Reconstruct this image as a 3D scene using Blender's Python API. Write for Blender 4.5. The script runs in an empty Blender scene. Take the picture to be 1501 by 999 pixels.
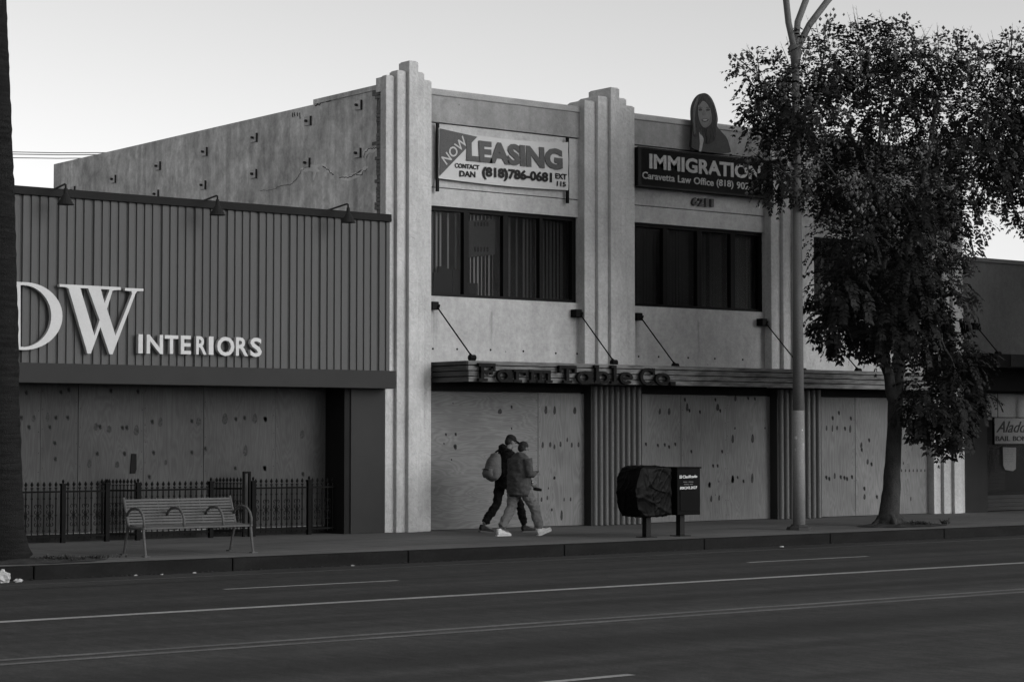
import bpy, bmesh, math, random
from mathutils import Vector, Matrix, noise as mnoise
random.seed(7)
R = math.radians
scene = bpy.context.scene
COL = scene.collection

# ------------------------------------------------------------------ camera
F_PX, YAW, PITCH, CAM_H = 3088.4, 0.659155, 0.044469, 1.75
cam_d = bpy.data.cameras.new('camera')
cam_d.sensor_width = 36.0
cam_d.lens = F_PX / 1501.0 * 36.0
cam_d.clip_start = 0.5
cam_d.clip_end = 3000
cam = bpy.data.objects.new('camera', cam_d)
COL.objects.link(cam)
cam.location = (0, 0, CAM_H)
cam.rotation_euler = (math.pi/2 + PITCH, 0, -YAW)
scene.camera = cam
_cy, _sy, _cp, _sp = math.cos(YAW), math.sin(YAW), math.cos(PITCH), math.sin(PITCH)
_fw = Vector((_sy*_cp, _cy*_cp, _sp)); _rt = Vector((_cy, -_sy, 0)); _up = _rt.cross(_fw)
def ray(px, py):
    return _rt*((px-750.5)/F_PX) - _up*((py-499.5)/F_PX) + _fw
def onY(px, py, Y):                      # measured point of the photograph on the plane y = Y
    d = ray(px, py); d = d*(Y/d.y); return Vector((d.x, Y, d.z+CAM_H))
def onX(px, py, X):
    d = ray(px, py); d = d*(X/d.x); return Vector((X, d.y, d.z+CAM_H))
def onZ(px, py, Z):
    d = ray(px, py); d = d*((Z-CAM_H)/d.z); return Vector((d.x, d.y, Z))

# ------------------------------------------------------------------ materials (the photograph is black and white)
def _nt(name):
    m = bpy.data.materials.new(name); m.use_nodes = True
    nt = m.node_tree; nt.nodes.clear()
    out = nt.nodes.new('ShaderNodeOutputMaterial')
    b = nt.nodes.new('ShaderNodeBsdfPrincipled')
    nt.links.new(b.outputs[0], out.inputs[0])
    return m, nt, b, out
def N(nt, t, **kw):
    n = nt.nodes.new(t)
    for k, v in kw.items(): setattr(n, k, v)
    return n
def pos(nt, stretch=(1,1,1), off=(0,0,0)):
    g = N(nt, 'ShaderNodeNewGeometry'); mp = N(nt, 'ShaderNodeMapping')
    mp.inputs['Scale'].default_value = stretch; mp.inputs['Location'].default_value = off
    nt.links.new(g.outputs['Position'], mp.inputs['Vector'])
    return mp.outputs[0]
def noise_(nt, vec, scale, detail=4, rough=.55, dist=0):
    n = N(nt, 'ShaderNodeTexNoise'); n.inputs['Scale'].default_value = scale
    n.inputs['Detail'].default_value = detail; n.inputs['Roughness'].default_value = rough
    n.inputs['Distortion'].default_value = dist
    nt.links.new(vec, n.inputs['Vector']); return n.outputs[0]
def mth(nt, op, a, b=None, clamp=False):
    n = N(nt, 'ShaderNodeMath', operation=op); n.use_clamp = clamp
    for i, v in enumerate((a, b)):
        if v is None: continue
        if isinstance(v, (int, float)): n.inputs[i].default_value = v
        else: nt.links.new(v, n.inputs[i])
    return n.outputs[0]
def rng(nt, v, a, b, c, d):
    n = N(nt, 'ShaderNodeMapRange'); n.inputs[1].default_value = a; n.inputs[2].default_value = b
    n.inputs[3].default_value = c; n.inputs[4].default_value = d
    nt.links.new(v, n.inputs[0]); return n.outputs[0]
def setcol(nt, b, v):
    c = N(nt, 'ShaderNodeCombineColor')
    for i in range(3): nt.links.new(v, c.inputs[i])
    nt.links.new(c.outputs[0], b.inputs['Base Color'])
def bumpit(nt, b, h, strength=.3, dist=.01):
    n = N(nt, 'ShaderNodeBump'); n.inputs['Strength'].default_value = strength; n.inputs['Distance'].default_value = dist
    nt.links.new(h, n.inputs['Height']); nt.links.new(n.outputs[0], b.inputs['Normal'])
def grey(name, v, rough=.8, var=.18, scale=2.5, stretch=(1,1,1), fine=.14, fscale=40, bump=.15, bdist=.004, spec=.10, metal=0):
    m, nt, b, out = _nt(name)
    p = pos(nt, stretch)
    a = rng(nt, noise_(nt, p, scale, 5), .3, .7, 1-var, 1+var)
    p2 = pos(nt); f = noise_(nt, p2, fscale, 3)
    a = mth(nt, 'MULTIPLY', a, rng(nt, f, .3, .7, 1-fine, 1+fine))
    setcol(nt, b, mth(nt, 'MULTIPLY', a, v))
    b.inputs['Roughness'].default_value = rough; b.inputs['Metallic'].default_value = metal
    b.inputs['Specular IOR Level'].default_value = spec
    if bump: bumpit(nt, b, f, bump, bdist)
    return m

def stucco(name, v, streak=.12, swirl=0, bump=.35, patch=.12, mot=.10, grain=.13, stains=()):
    m, nt, b, out = _nt(name)
    p = pos(nt)
    a = rng(nt, noise_(nt, p, .9, 5, .6), .3, .7, 1-patch, 1+patch)
    s = rng(nt, noise_(nt, pos(nt, (3.5, 3.5, .22)), 1.6, 5, .6), .35, .7, 1-streak, 1+streak)
    f = noise_(nt, p, 17, 5, .75)
    mo = noise_(nt, pos(nt, (1, 1, .7)), 4.5, 6, .65, .4)
    a = mth(nt, 'MULTIPLY', mth(nt, 'MULTIPLY', a, s), rng(nt, f, .3, .7, 1-grain, 1+grain))
    a = mth(nt, 'MULTIPLY', a, rng(nt, mo, .32, .68, 1-mot, 1+mot))
    h = f
    if swirl:
        w = noise_(nt, p, 5.5, 2, .5, 2.2)
        w = rng(nt, w, .35, .65, 0, 1)
        a = mth(nt, 'MULTIPLY', a, rng(nt, w, 0, 1, 1-swirl, 1+swirl))
        h = mth(nt, 'ADD', mth(nt, 'MULTIPLY', w, 2), f)
    # chips and pock marks
    vo = N(nt, 'ShaderNodeTexVoronoi'); vo.inputs['Scale'].default_value = 1.6
    nt.links.new(p, vo.inputs['Vector'])
    chip = rng(nt, vo.outputs[0], .015, .035, .55, 1)
    a = mth(nt, 'MULTIPLY', a, chip)
    if stains:
        sx = N(nt, 'ShaderNodeSeparateXYZ'); nt.links.new(p, sx.inputs[0])
        xx = mth(nt, 'ADD', sx.outputs[0], mth(nt, 'MULTIPLY', mth(nt, 'SUBTRACT', noise_(nt, pos(nt, (3, 3, 1)), 2, 3), .5), .16))
        tot = None
        for x0, ww in stains:
            g_ = rng(nt, mth(nt, 'ABSOLUTE', mth(nt, 'SUBTRACT', xx, x0)), 0, ww, 1, 0)
            tot = g_ if tot is None else mth(nt, 'ADD', tot, g_)
        fall = rng(nt, sx.outputs[2], 3.25, 4.05, .15, 1)
        up = rng(nt, sx.outputs[2], 4.03, 4.08, 1, 0)
        strk = rng(nt, noise_(nt, pos(nt, (22, 22, .5)), 1, 3), .35, .65, .2, 1)
        a = mth(nt, 'MULTIPLY', a, rng(nt, mth(nt, 'MULTIPLY', mth(nt, 'MULTIPLY', tot, fall), mth(nt, 'MULTIPLY', up, strk)), 0, 1, 1, .45))
    setcol(nt, b, mth(nt, 'MULTIPLY', a, v))
    b.inputs['Roughness'].default_value = .9; b.inputs['Specular IOR Level'].default_value = .08
    bumpit(nt, b, h, bump, .012)
    return m

def plywood(name, v, horiz=False, seed=0):
    m, nt, b, out = _nt(name)
    st = (.5, .5, 3.0) if horiz else (3.4, 3.4, .42)
    p = pos(nt, st, (seed*3.1, seed*1.7, seed*.9))
    oi = N(nt, 'ShaderNodeObjectInfo')
    sh = N(nt, 'ShaderNodeVectorMath', operation='ADD'); nt.links.new(p, sh.inputs[0])
    cx = N(nt, 'ShaderNodeCombineXYZ')
    for i in range(3): nt.links.new(mth(nt, 'MULTIPLY', oi.outputs['Random'], 37.0+11*i), cx.inputs[i])
    nt.links.new(cx.outputs[0], sh.inputs[1]); p = sh.outputs[0]
    n = noise_(nt, p, 1.0, 3, .45, .6)
    rings = mth(nt, 'SINE', mth(nt, 'MULTIPLY', n, 120.0))
    fib = noise_(nt, pos(nt, (1, 1, 20) if horiz else (30, 30, .8)), 3, 4)
    blot = noise_(nt, pos(nt), .8, 4)
    a = mth(nt, 'MULTIPLY', rng(nt, rings, -1, 1, .87, 1.09), rng(nt, fib, .3, .7, .90, 1.10))
    a = mth(nt, 'MULTIPLY', a, rng(nt, blot, .3, .7, .78, 1.18))
    a = mth(nt, 'MULTIPLY', a, rng(nt, oi.outputs['Random'], 0, 1, .93, 1.07))
    setcol(nt, b, mth(nt, 'MULTIPLY', a, v))
    b.inputs['Roughness'].default_value = .75; b.inputs['Specular IOR Level'].default_value = .25
    bumpit(nt, b, fib, .2, .003)
    return m

def asphalt():
    m, nt, b, out = _nt('asphalt')
    p = pos(nt)
    big = noise_(nt, pos(nt, (.05, .5, 1)), 1.0, 4)
    lane = noise_(nt, pos(nt, (.004, 1, 1)), .55, 2, .4)
    f = noise_(nt, p, 45, 4, .7)
    mid = noise_(nt, pos(nt, (.4, 1, 1)), 2.2, 5, .65)
    a = mth(nt, 'MULTIPLY', rng(nt, big, .3, .7, .86, 1.14), rng(nt, lane, .3, .7, .5, 1.5))
    a = mth(nt, 'MULTIPLY', a, rng(nt, f, .25, .75, .55, 1.45))
    agg = noise_(nt, pos(nt, (1, .30, 1)), 9, 5, .8)
    a = mth(nt, 'MULTIPLY', a, rng(nt, agg, .3, .7, .62, 1.38))
    oil = noise_(nt, pos(nt, (.02, 1, 1), (4, 0, 0)), .9, 3, .5)
    a = mth(nt, 'MULTIPLY', a, rng(nt, oil, .50, .66, 1.0, .55))
    a = mth(nt, 'MULTIPLY', a, rng(nt, mid, .3, .7, .82, 1.18))
    setcol(nt, b, mth(nt, 'MULTIPLY', a, ASPHALT))
    b.inputs['Roughness'].default_value = .85; b.inputs['Specular IOR Level'].default_value = .25
    bumpit(nt, b, f, .5, .01)
    return m

def concrete_walk():
    m, nt, b, out = _nt('sidewalk_concrete')
    p = pos(nt)
    a = rng(nt, noise_(nt, pos(nt, (.35, 1, 1)), .9, 6, .65), .3, .7, .75, 1.25)
    a = mth(nt, 'MULTIPLY', a, rng(nt, noise_(nt, p, 7, 4), .3, .7, .90, 1.10))
    vo = N(nt, 'ShaderNodeTexVoronoi'); vo.inputs['Scale'].default_value = 2.3
    nt.links.new(p, vo.inputs['Vector'])
    a = mth(nt, 'MULTIPLY', a, rng(nt, vo.outputs[0], .03, .07, .5, 1))     # gum spots
    sx = N(nt, 'ShaderNodeSeparateXYZ'); nt.links.new(p, sx.inputs[0])
    def joint(ch, per, off):
        q = mth(nt, 'FRACT', mth(nt, 'MULTIPLY', mth(nt, 'ADD', ch, off), 1.0/per))
        return rng(nt, mth(nt, 'ABSOLUTE', mth(nt, 'SUBTRACT', q, .5)), 0, .016, .35, 1)
    a = mth(nt, 'MULTIPLY', a, mth(nt, 'MULTIPLY', joint(sx.outputs[0], 1.52, .3), joint(sx.outputs[1], 1.65, .1)))
    # paler band by the kerb: light falloff and dirt put into the concrete colour
    a = mth(nt, 'MULTIPLY', a, rng(nt, sx.outputs[1], 27.35, 27.38, 1.22, .94))
    setcol(nt, b, mth(nt, 'MULTIPLY', a, WALK))
    b.inputs['Roughness'].default_value = .85; b.inputs['Specular IOR Level'].default_value = .25
    bumpit(nt, b, noise_(nt, p, 40, 4), .3, .006)
    return m

def glass(name, refl=.6):
    m = bpy.data.materials.new(name); m.use_nodes = True
    nt = m.node_tree; nt.nodes.clear()
    out = nt.nodes.new('ShaderNodeOutputMaterial')
    tr = N(nt, 'ShaderNodeBsdfTransparent'); tr.inputs[0].default_value = (.72, .72, .72, 1)
    gl = N(nt, 'ShaderNodeBsdfGlossy'); gl.inputs['Roughness'].default_value = .3
    gl.inputs[0].default_value = (refl, refl, refl, 1)
    fr = N(nt, 'ShaderNodeFresnel'); fr.inputs[0].default_value = 1.5
    bp = N(nt, 'ShaderNodeBump'); bp.inputs['Strength'].default_value = .012; bp.inputs['Distance'].default_value = .02
    nt.links.new(noise_(nt, pos(nt), 2.2, 2), bp.inputs['Height'])
    nt.links.new(bp.outputs[0], gl.inputs['Normal']); nt.links.new(bp.outputs[0], fr.inputs['Normal'])
    mx = N(nt, 'ShaderNodeMixShader')
    nt.links.new(fr.outputs[0], mx.inputs[0]); nt.links.new(tr.outputs[0], mx.inputs[1]); nt.links.new(gl.outputs[0], mx.inputs[2])
    nt.links.new(mx.outputs[0], out.inputs[0])
    return m

def leafmat(name, v, trans=.25):
    m = bpy.data.materials.new(name); m.use_nodes = True
    nt = m.node_tree; nt.nodes.clear()
    out = nt.nodes.new('ShaderNodeOutputMaterial')
    b = N(nt, 'ShaderNodeBsdfPrincipled'); b.inputs['Roughness'].default_value = .5
    b.inputs['Specular IOR Level'].default_value = .05
    t = N(nt, 'ShaderNodeBsdfTranslucent')
    n = rng(nt, noise_(nt, pos(nt), 3.0, 5, .7), .3, .7, .5, 1.5)
    c = N(nt, 'ShaderNodeCombineColor')
    vv = mth(nt, 'MULTIPLY', n, v)
    for i in range(3): nt.links.new(vv, c.inputs[i])
    nt.links.new(c.outputs[0], b.inputs['Base Color']); nt.links.new(c.outputs[0], t.inputs[0])
    mx = N(nt, 'ShaderNodeMixShader'); mx.inputs[0].default_value = trans
    nt.links.new(b.outputs[0], mx.inputs[1]); nt.links.new(t.outputs[0], mx.inputs[2])
    nt.links.new(mx.outputs[0], out.inputs[0])
    return m

ASPHALT, WALK = .041, .110
M = dict(
    stucco=stucco('painted_stucco', .38, .04, 0, .4, .12, .09, .15, ((22.58,.12),(25.93,.16),(27.52,.12),(30.98,.12),(23.9,.05),(29.2,.05))),
    parapet=stucco('parapet_stucco', .235, .08, 0, .4, .16, .12),
    pilaster=stucco('swirled_pilaster_stucco', .43, .09, .04, .25, .12, .07),
    sidewall=stucco('weathered_plaster', .46, .16, 0, .5, .30, .26, .16),
    raw=stucco('bare_plaster', .62, .1, 0, .4, .25),
    brick=grey('old_brick', .13, .9, .35, 9, (1,1,2), .15, 60, .4, .01),
    coping=grey('coping', .30, .85, .2, 2),
    groove=grey('groove_dark', .06, .9, .1),
    corr=grey('corrugated_paint', .085, .55, .07, 1.2, (2,2,.3), .04, 80, .05, .002, .12),
    corr_dark=grey('panel_seam', .05, .6, .1),
    cap=grey('dark_cap_metal', .014, .5, .15, 2, spec=.04),
    band=grey('painted_band', .030, .6, .06, 1.5, (1,1,1), .04, 120, .1),
    pillar=grey('dark_pillar_paint', .032, .7, .08, 1.2, (1,1,1), .05, 90, .2),
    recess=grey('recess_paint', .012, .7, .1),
    frame=grey('dark_bronze_frame', .008, .4, .1, spec=.04),
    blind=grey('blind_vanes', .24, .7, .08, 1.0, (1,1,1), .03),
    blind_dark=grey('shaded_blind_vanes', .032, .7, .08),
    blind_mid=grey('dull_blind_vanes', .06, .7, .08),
    interior=grey('dim_room', .02, .9, .1),
    black=grey('black_paint', .006, .45, .15, spec=.04),
    iron=grey('wrought_iron', .005, .5, .2, 8, spec=.04),
    letter_white=grey('painted_letter_face', .50, .5, .05, 2, fine=.03),
    letter_rust=grey('dark_rusted_letter', .010, .8, .35, 9, (1,1,.6), .2),
    plank=grey('weathered_plank', .12, .75, .5, 2.2, (1.2,1,7), .15, 70, .25),
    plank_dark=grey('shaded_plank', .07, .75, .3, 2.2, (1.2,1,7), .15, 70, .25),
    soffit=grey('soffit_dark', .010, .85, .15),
    flute=grey('fluted_column_paint', .13, .6, .1, 2, (1,1,.2)),
    flute_dark=grey('fluted_column_backing', .03, .7, .1),
    ply=plywood('plywood_vertical', .134), ply_h=plywood('plywood_horizontal', .135, True, 2),
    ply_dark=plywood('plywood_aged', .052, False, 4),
    knot=grey('plywood_knot', .012, .8, .3, 20),
    knot_soft=grey('plywood_stain', .035, .8, .3, 20),
    asphalt=asphalt(), walk=concrete_walk(),
    kerb=grey('red_kerb_paint', .009, .75, .3, 1.5, (1,1,3), .2, 30, .3),
    kerb_top=grey('kerb_top', .06, .8, .3, 2, (1,1,1), .2, 30, .3),
    gutter=grey('gutter_concrete', .05, .85, .25, 1.2, (.3,1,1), .15, 30),
    ground=grey('ground_soil', .09, .95, .25, .3),
    roofing=grey('roofing', .10, .9, .2, .6),
    paint=grey('road_paint_white', .33, .7, .25, 2.5, (.6,3,1), .25, 40),
    paint_y=grey('road_paint_yellow', .15, .7, .3, 2.5, (.6,3,1), .3, 40),
    seam=grey('road_seam', .075, .7, .3, 2.5),
    bench=grey('bench_enamel', .095, .5, .1, 4, spec=.04),
    bench_dark=grey('bench_leg_enamel', .06, .5, .1, 4, spec=.04),
    pole=grey('painted_lamp_post', .125, .55, .12, 3, (1,1,.3), spec=.04),
    pole_low=grey('primer_paint', .19, .6, .1, 3),
    bark=grey('tree_bark', .036, .9, .4, 6, (1,1,.5), .25, 40, .6, .02),
    palm=grey('palm_bark', .014, .95, .45, 3, (.8,.8,9), .3, 60, .9, .03),
    leaf=leafmat('leaf', .017, .12), pod=leafmat('seed_pod', .17, .25), weed=leafmat('weed', .06, .2),
    newsbox=grey('black_news_box', .005, .6, .15, spec=.04),
    newspost=grey('news_post', .010, .5, .2),
    white=grey('white_print', .6, .6, .05),
    dim_white=grey('grey_print', .12, .6, .05),
    sticker=grey('sticker', .45, .5, .1),
    banner=grey('banner_vinyl', .40, .45, .06, 1.2, (1,1,.6), .03, 90, .05, .002, .4),
    banner_red=grey('banner_red', .085, .45, .06, 1.2, spec=.04),
    banner_black=grey('banner_black', .012, .5, .05),
    banner_now=grey('banner_now', .40, .5, .05),
    signbox=grey('sign_black', .006, .4, .1, spec=.04),
    signtext=grey('sign_text', .34, .5, .04),
    signframe=grey('sign_frame', .012, .4, .1),
    hair_p=grey('portrait_hair', .03, .6, .5, 16, (3,1,.6)),
    hair_hi=grey('portrait_hair_lit', .075, .6, .4, 16, (3,1,.6)),
    face_p=grey('portrait_face', .125, .6, .08, 6), face_dk=grey('portrait_features', .04, .6, .05), face_md=grey('portrait_face_soft', .11, .6, .05),
    teeth=grey('portrait_teeth', .26, .6, .03),
    jacket_p=grey('portrait_jacket', .05, .6, .08, 6), blouse_p=grey('portrait_blouse', .3, .6, .12, 8),
    steel=grey('steel_number', .10, .4, .1, spec=.04),
    skin=grey('skin', .125, .55, .06, 20, fine=.03, bump=0),
    hair=grey('short_hair', .018, .7, .3, 40), cap_c=grey('cap_cloth', .012, .8, .2, 20),
    jacket=grey('jacket_cloth', .052, .85, .2, 9, (1,1,1), .08, 90, .3),
    shirt=grey('dark_shirt', .03, .85, .2, 9),
    trousers=grey('grey_trousers', .125, .85, .15, 9, (1,1,1), .06, 90, .25),
    blackcloth=grey('black_cloth', .005, .9, .3, 9),
    backpack=grey('backpack_cloth', .085, .8, .12, 9),
    shoe=grey('white_shoe', .48, .55, .06, 20), sole=grey('shoe_sole', .50, .6, .06), shoe_dk=grey('dark_shoe', .02, .6, .2, 20), sole_g=grey('grey_sole', .10, .6, .2),
    plastic=grey('bin_bag_plastic', .0022, .42, .1, 4, spec=.05, bump=.1),
    aged_sign=grey('aged_sign_board', .19, .6, .08, 3), sign_ink=grey('sign_ink', .03, .6, .1),
    paper=grey('paper_notice', .15, .7, .06, 9),
    neigh=stucco('neighbour_stucco', .12, .05, 0, .4, .06),
    neigh_cap=grey('neighbour_coping', .12, .6, .1), neigh_dark=grey('neighbour_dark_wall', .024, .8, .1, 2, (1,1,1), .1, 70, .3),
    neigh_fascia=grey('neighbour_fascia', .028, .7, .2, 3),
    clap=grey('clapboard', .03, .7, .15, 2, (1,1,6)),
    litter=grey('litter_paper', .42, .8, .2, 20), leafdry=grey('dry_leaf', .05, .8, .4, 10), soil=grey('planter_soil', .045, .95, .35, 5, (1,1,1), .3, 40, .6, .02),
    wire=grey('wire', .03, .6, .0), glass=glass('window_glass', .10), shopglass=glass('shop_glass', .10),
    lamp_glass=grey('lamp_globe', .4, .4, .03),
    lamp_shade=grey('lamp_shade_metal', .02, .5, .1, spec=.04),
    plate=grey('anchor_plate', .42, .7, .25, 6), bolt=grey('anchor_bolt_and_shade', .03, .6, .2),
)

# ------------------------------------------------------------------ mesh builder
class MB:
    def __init__(s): s.v, s.f, s.mi = [], [], []
    def add(s, vs, fs, mi=0):
        o = len(s.v); s.v += [Vector(v) for v in vs]
        for f in fs: s.f.append(tuple(i+o for i in f)); s.mi.append(mi)
        return s
    def box(s, x0, x1, y0, y1, z0, z1, mi=0):
        return s.add([(x0,y0,z0),(x1,y0,z0),(x1,y1,z0),(x0,y1,z0),(x0,y0,z1),(x1,y0,z1),(x1,y1,z1),(x0,y1,z1)],
                     [(0,3,2,1),(4,5,6,7),(0,1,5,4),(1,2,6,5),(2,3,7,6),(3,0,4,7)], mi)
    def quad(s, a, b, c, d, mi=0): return s.add([a,b,c,d], [(0,1,2,3)], mi)
    def prism_y(s, pts, y0, y1, mi=0):                 # polygon in x,z extruded along y
        a = sum(pts[i][0]*pts[(i+1)%len(pts)][1]-pts[(i+1)%len(pts)][0]*pts[i][1] for i in range(len(pts)))
        if a < 0: pts = pts[::-1]
        n = len(pts)
        vs = [(x,y0,z) for x,z in pts]+[(x,y1,z) for x,z in pts]
        return s.add(vs, [tuple(range(n)), tuple(range(2*n-1,n-1,-1))]+[(i,i+n,(i+1)%n+n,(i+1)%n) for i in range(n)], mi)
    def prism_z(s, pts, z0, z1, mi=0):
        a = sum(pts[i][0]*pts[(i+1)%len(pts)][1]-pts[(i+1)%len(pts)][0]*pts[i][1] for i in range(len(pts)))
        if a < 0: pts = pts[::-1]
        n = len(pts)
        vs = [(x,y,z0) for x,y in pts]+[(x,y,z1) for x,y in pts]
        return s.add(vs, [tuple(range(n-1,-1,-1)), tuple(range(n,2*n))]+[(i,(i+1)%n,(i+1)%n+n,i+n) for i in range(n)], mi)
    def tube(s, pts, r, seg=8, mi=0, caps=True):
        pts = [Vector(p) for p in pts]; n = len(pts)
        rs = [r]*n if isinstance(r, (int, float)) else list(r)
        return s.loft([(pts[i], rs[i], rs[i]) for i in range(n)], seg, mi, caps)
    def loft(s, rings, seg=12, mi=0, caps=True, ref=None):
        P = [Vector(r[0]) for r in rings]; n = len(P); vs = []; fs = []
        t0 = (P[1]-P[0]).normalized()
        ref = Vector(ref) if ref else (Vector((0,1,0)) if abs(t0.y) < .9 else Vector((0,0,1)))
        u = None
        for i in range(n):
            t = (P[min(i+1,n-1)]-P[max(i-1,0)]).normalized()
            if u is None: u = (ref - t*ref.dot(t)).normalized()
            else:
                u = u - t*u.dot(t)
                u = u.normalized() if u.length > 1e-6 else (ref - t*ref.dot(t)).normalized()
            w = t.cross(u)
            for k in range(seg):
                a = 2*math.pi*k/seg
                vs.append(P[i]+u*(math.cos(a)*rings[i][2])+w*(math.sin(a)*rings[i][1]))
        for i in range(n-1):
            for k in range(seg):
                k2 = (k+1) % seg
                fs.append((i*seg+k, i*seg+k2, (i+1)*seg+k2, (i+1)*seg+k))
        if caps: fs += [tuple(range(seg-1,-1,-1)), tuple(range((n-1)*seg, n*seg))]
        return s.add(vs, fs, mi)
    def ell(s, c, rx, ry, rz, seg=10, rg=7, mi=0, rot=None):
        c = Vector(c); vs = []; fs = []
        for j in range(1, rg):
            th = math.pi*j/rg
            for k in range(seg):
                a = 2*math.pi*k/seg
                d = Vector((rx*math.sin(th)*math.cos(a), ry*math.sin(th)*math.sin(a), rz*math.cos(th)))
                vs.append(c + (rot @ d if rot else d))
        top = Vector((0,0,rz)); bot = Vector((0,0,-rz))
        vs += [c+(rot@top if rot else top), c+(rot@bot if rot else bot)]
        t, b = len(vs)-2, len(vs)-1
        for k in range(seg): fs.append((t, k, (k+1)%seg)); fs.append((b, (rg-2)*seg+(k+1)%seg, (rg-2)*seg+k))
        for j in range(rg-2):
            for k in range(seg): fs.append((j*seg+k, (j+1)*seg+k, (j+1)*seg+(k+1)%seg, j*seg+(k+1)%seg))
        return s.add(vs, fs, mi)
    def build(s, name, mat, parent=None, smooth=False, org=None, bevel=0):
        me = bpy.data.meshes.new(name)
        o0 = Vector(org) if org is not None else (ORG.get(parent.name, Vector()) if parent else Vector())
        me.from_pydata([v-o0 for v in s.v], [], s.f)
        mats = mat if isinstance(mat, (list, tuple)) else [mat]
        for m in mats: me.materials.append(m)
        me.polygons.foreach_set('material_index', s.mi)
        if smooth: me.polygons.foreach_set('use_smooth', [True]*len(me.polygons))
        me.update()
        o = bpy.data.objects.new(name, me); COL.objects.link(o)
        if parent: o.parent = parent; ORG[o.name] = o0
        elif org is not None: o.location = o0; ORG[o.name] = o0
        else: ORG[o.name] = Vector()
        if bevel:
            bv = o.modifiers.new('bevel', 'BEVEL'); bv.width = bevel; bv.segments = 2; bv.limit_method = 'ANGLE'
        return o
ORG = {}
def tag(o, label=None, cat=None, group=None, kind=None):
    if label: o['label'] = label
    if cat: o['category'] = cat
    if group: o['group'] = group
    if kind: o['kind'] = kind
    return o
def thing(name, label, cat, loc=(0,0,0), group=None):
    o = bpy.data.objects.new(name, None); COL.objects.link(o)
    o.empty_display_size = .2
    o.location = loc; ORG[o.name] = Vector(loc)
    return tag(o, label, cat, group)
def copy_tree(o, parent=None):
    c = o.copy(); COL.objects.link(c)
    if parent: c.parent = parent
    for ch in list(o.children): copy_tree(ch, c)
    return c
def fuse(mb, voxel, smooth_it=2, wrinkle=0, wscale=9, seed=0):
    """joins overlapping lofts into one continuous skin (voxel remesh), optionally creased like cloth"""
    me = bpy.data.meshes.new('tmp'); me.from_pydata(mb.v, [], mb.f); me.update()
    o = bpy.data.objects.new('tmp', me); COL.objects.link(o)
    r = o.modifiers.new('r', 'REMESH'); r.mode = 'VOXEL'; r.voxel_size = voxel; r.use_smooth_shade = True
    if smooth_it:
        q = o.modifiers.new('s', 'SMOOTH'); q.iterations = smooth_it; q.factor = .5
    dg = bpy.context.evaluated_depsgraph_get(); ev = o.evaluated_get(dg); m2 = ev.to_mesh()
    out = MB(); nv = [(v.co.copy(), v.normal.copy()) for v in m2.vertices]; fs = [tuple(p.vertices) for p in m2.polygons]
    ev.to_mesh_clear(); bpy.data.objects.remove(o); bpy.data.meshes.remove(me)
    vs = []
    for c, nn in nv:
        if wrinkle:
            q = Vector((c.x*wscale+seed, c.y*wscale, c.z*wscale*1.6))
            c = c + nn*(wrinkle*mnoise.noise(q)+.5*wrinkle*mnoise.noise(q*2.3))
        vs.append(c)
    return out.add(vs, fs)

# text as real extruded letter shapes from the built-in font
def text_2d(txt, bold=0, depth=.02, shear=0, space=1.0, res=3):
    cu = bpy.data.curves.new('t', 'FONT'); cu.body = txt; cu.size = 1; cu.extrude = depth/2
    cu.offset = bold; cu.shear = shear; cu.space_character = space; cu.resolution_u = res
    o = bpy.data.objects.new('t', cu); COL.objects.link(o)
    dg = bpy.context.evaluated_depsgraph_get(); ev = o.evaluated_get(dg); me = ev.to_mesh()
    vs = [v.co.copy() for v in me.vertices]; fs = [tuple(p.vertices) for p in me.polygons]
    ev.to_mesh_clear(); bpy.data.objects.remove(o); bpy.data.curves.remove(cu)
    x0 = min(v.x for v in vs); x1 = max(v.x for v in vs); y0 = min(v.y for v in vs); y1 = max(v.y for v in vs)
    return [((v.x-x0)/(x1-x0), (v.y-y0)/(y1-y0), v.z) for v in vs], fs
def text_on(mb, txt, A, B, Cc, Yf, depth=.02, bold=0, shear=0, space=1.0, mi=0):
    """A = lower left, B = lower right, Cc = upper left (x,z) of the wanted text box on the plane y = Yf (front)"""
    vs, fs = text_2d(txt, bold, depth, shear, space)
    A, B, Cc = Vector(A), Vector(B), Vector(Cc)
    out = []
    for u, v, w in vs:
        p = A+(B-A)*u+(Cc-A)*v
        out.append((p.x, Yf+depth/2-w, p.y))
    mb.add(out, fs, mi)
def text_w(txt):
    cu = bpy.data.curves.new('t', 'FONT'); cu.body = txt; o = bpy.data.objects.new('t', cu); COL.objects.link(o)
    dg = bpy.context.evaluated_depsgraph_get(); me = o.evaluated_get(dg).to_mesh(); xs = [v.co.x for v in me.vertices]
    o.evaluated_get(dg).to_mesh_clear(); bpy.data.objects.remove(o); bpy.data.curves.remove(cu)
    return max(xs)-min(xs)
def xz(px, py, Y): p = onY(px, py, Y); return (p.x, p.z)
def zsrc(o, s):                                        # enlarged crop -> photograph pixels
    return lambda x, y: (o[0]+x/s, o[1]+y/s)

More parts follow.
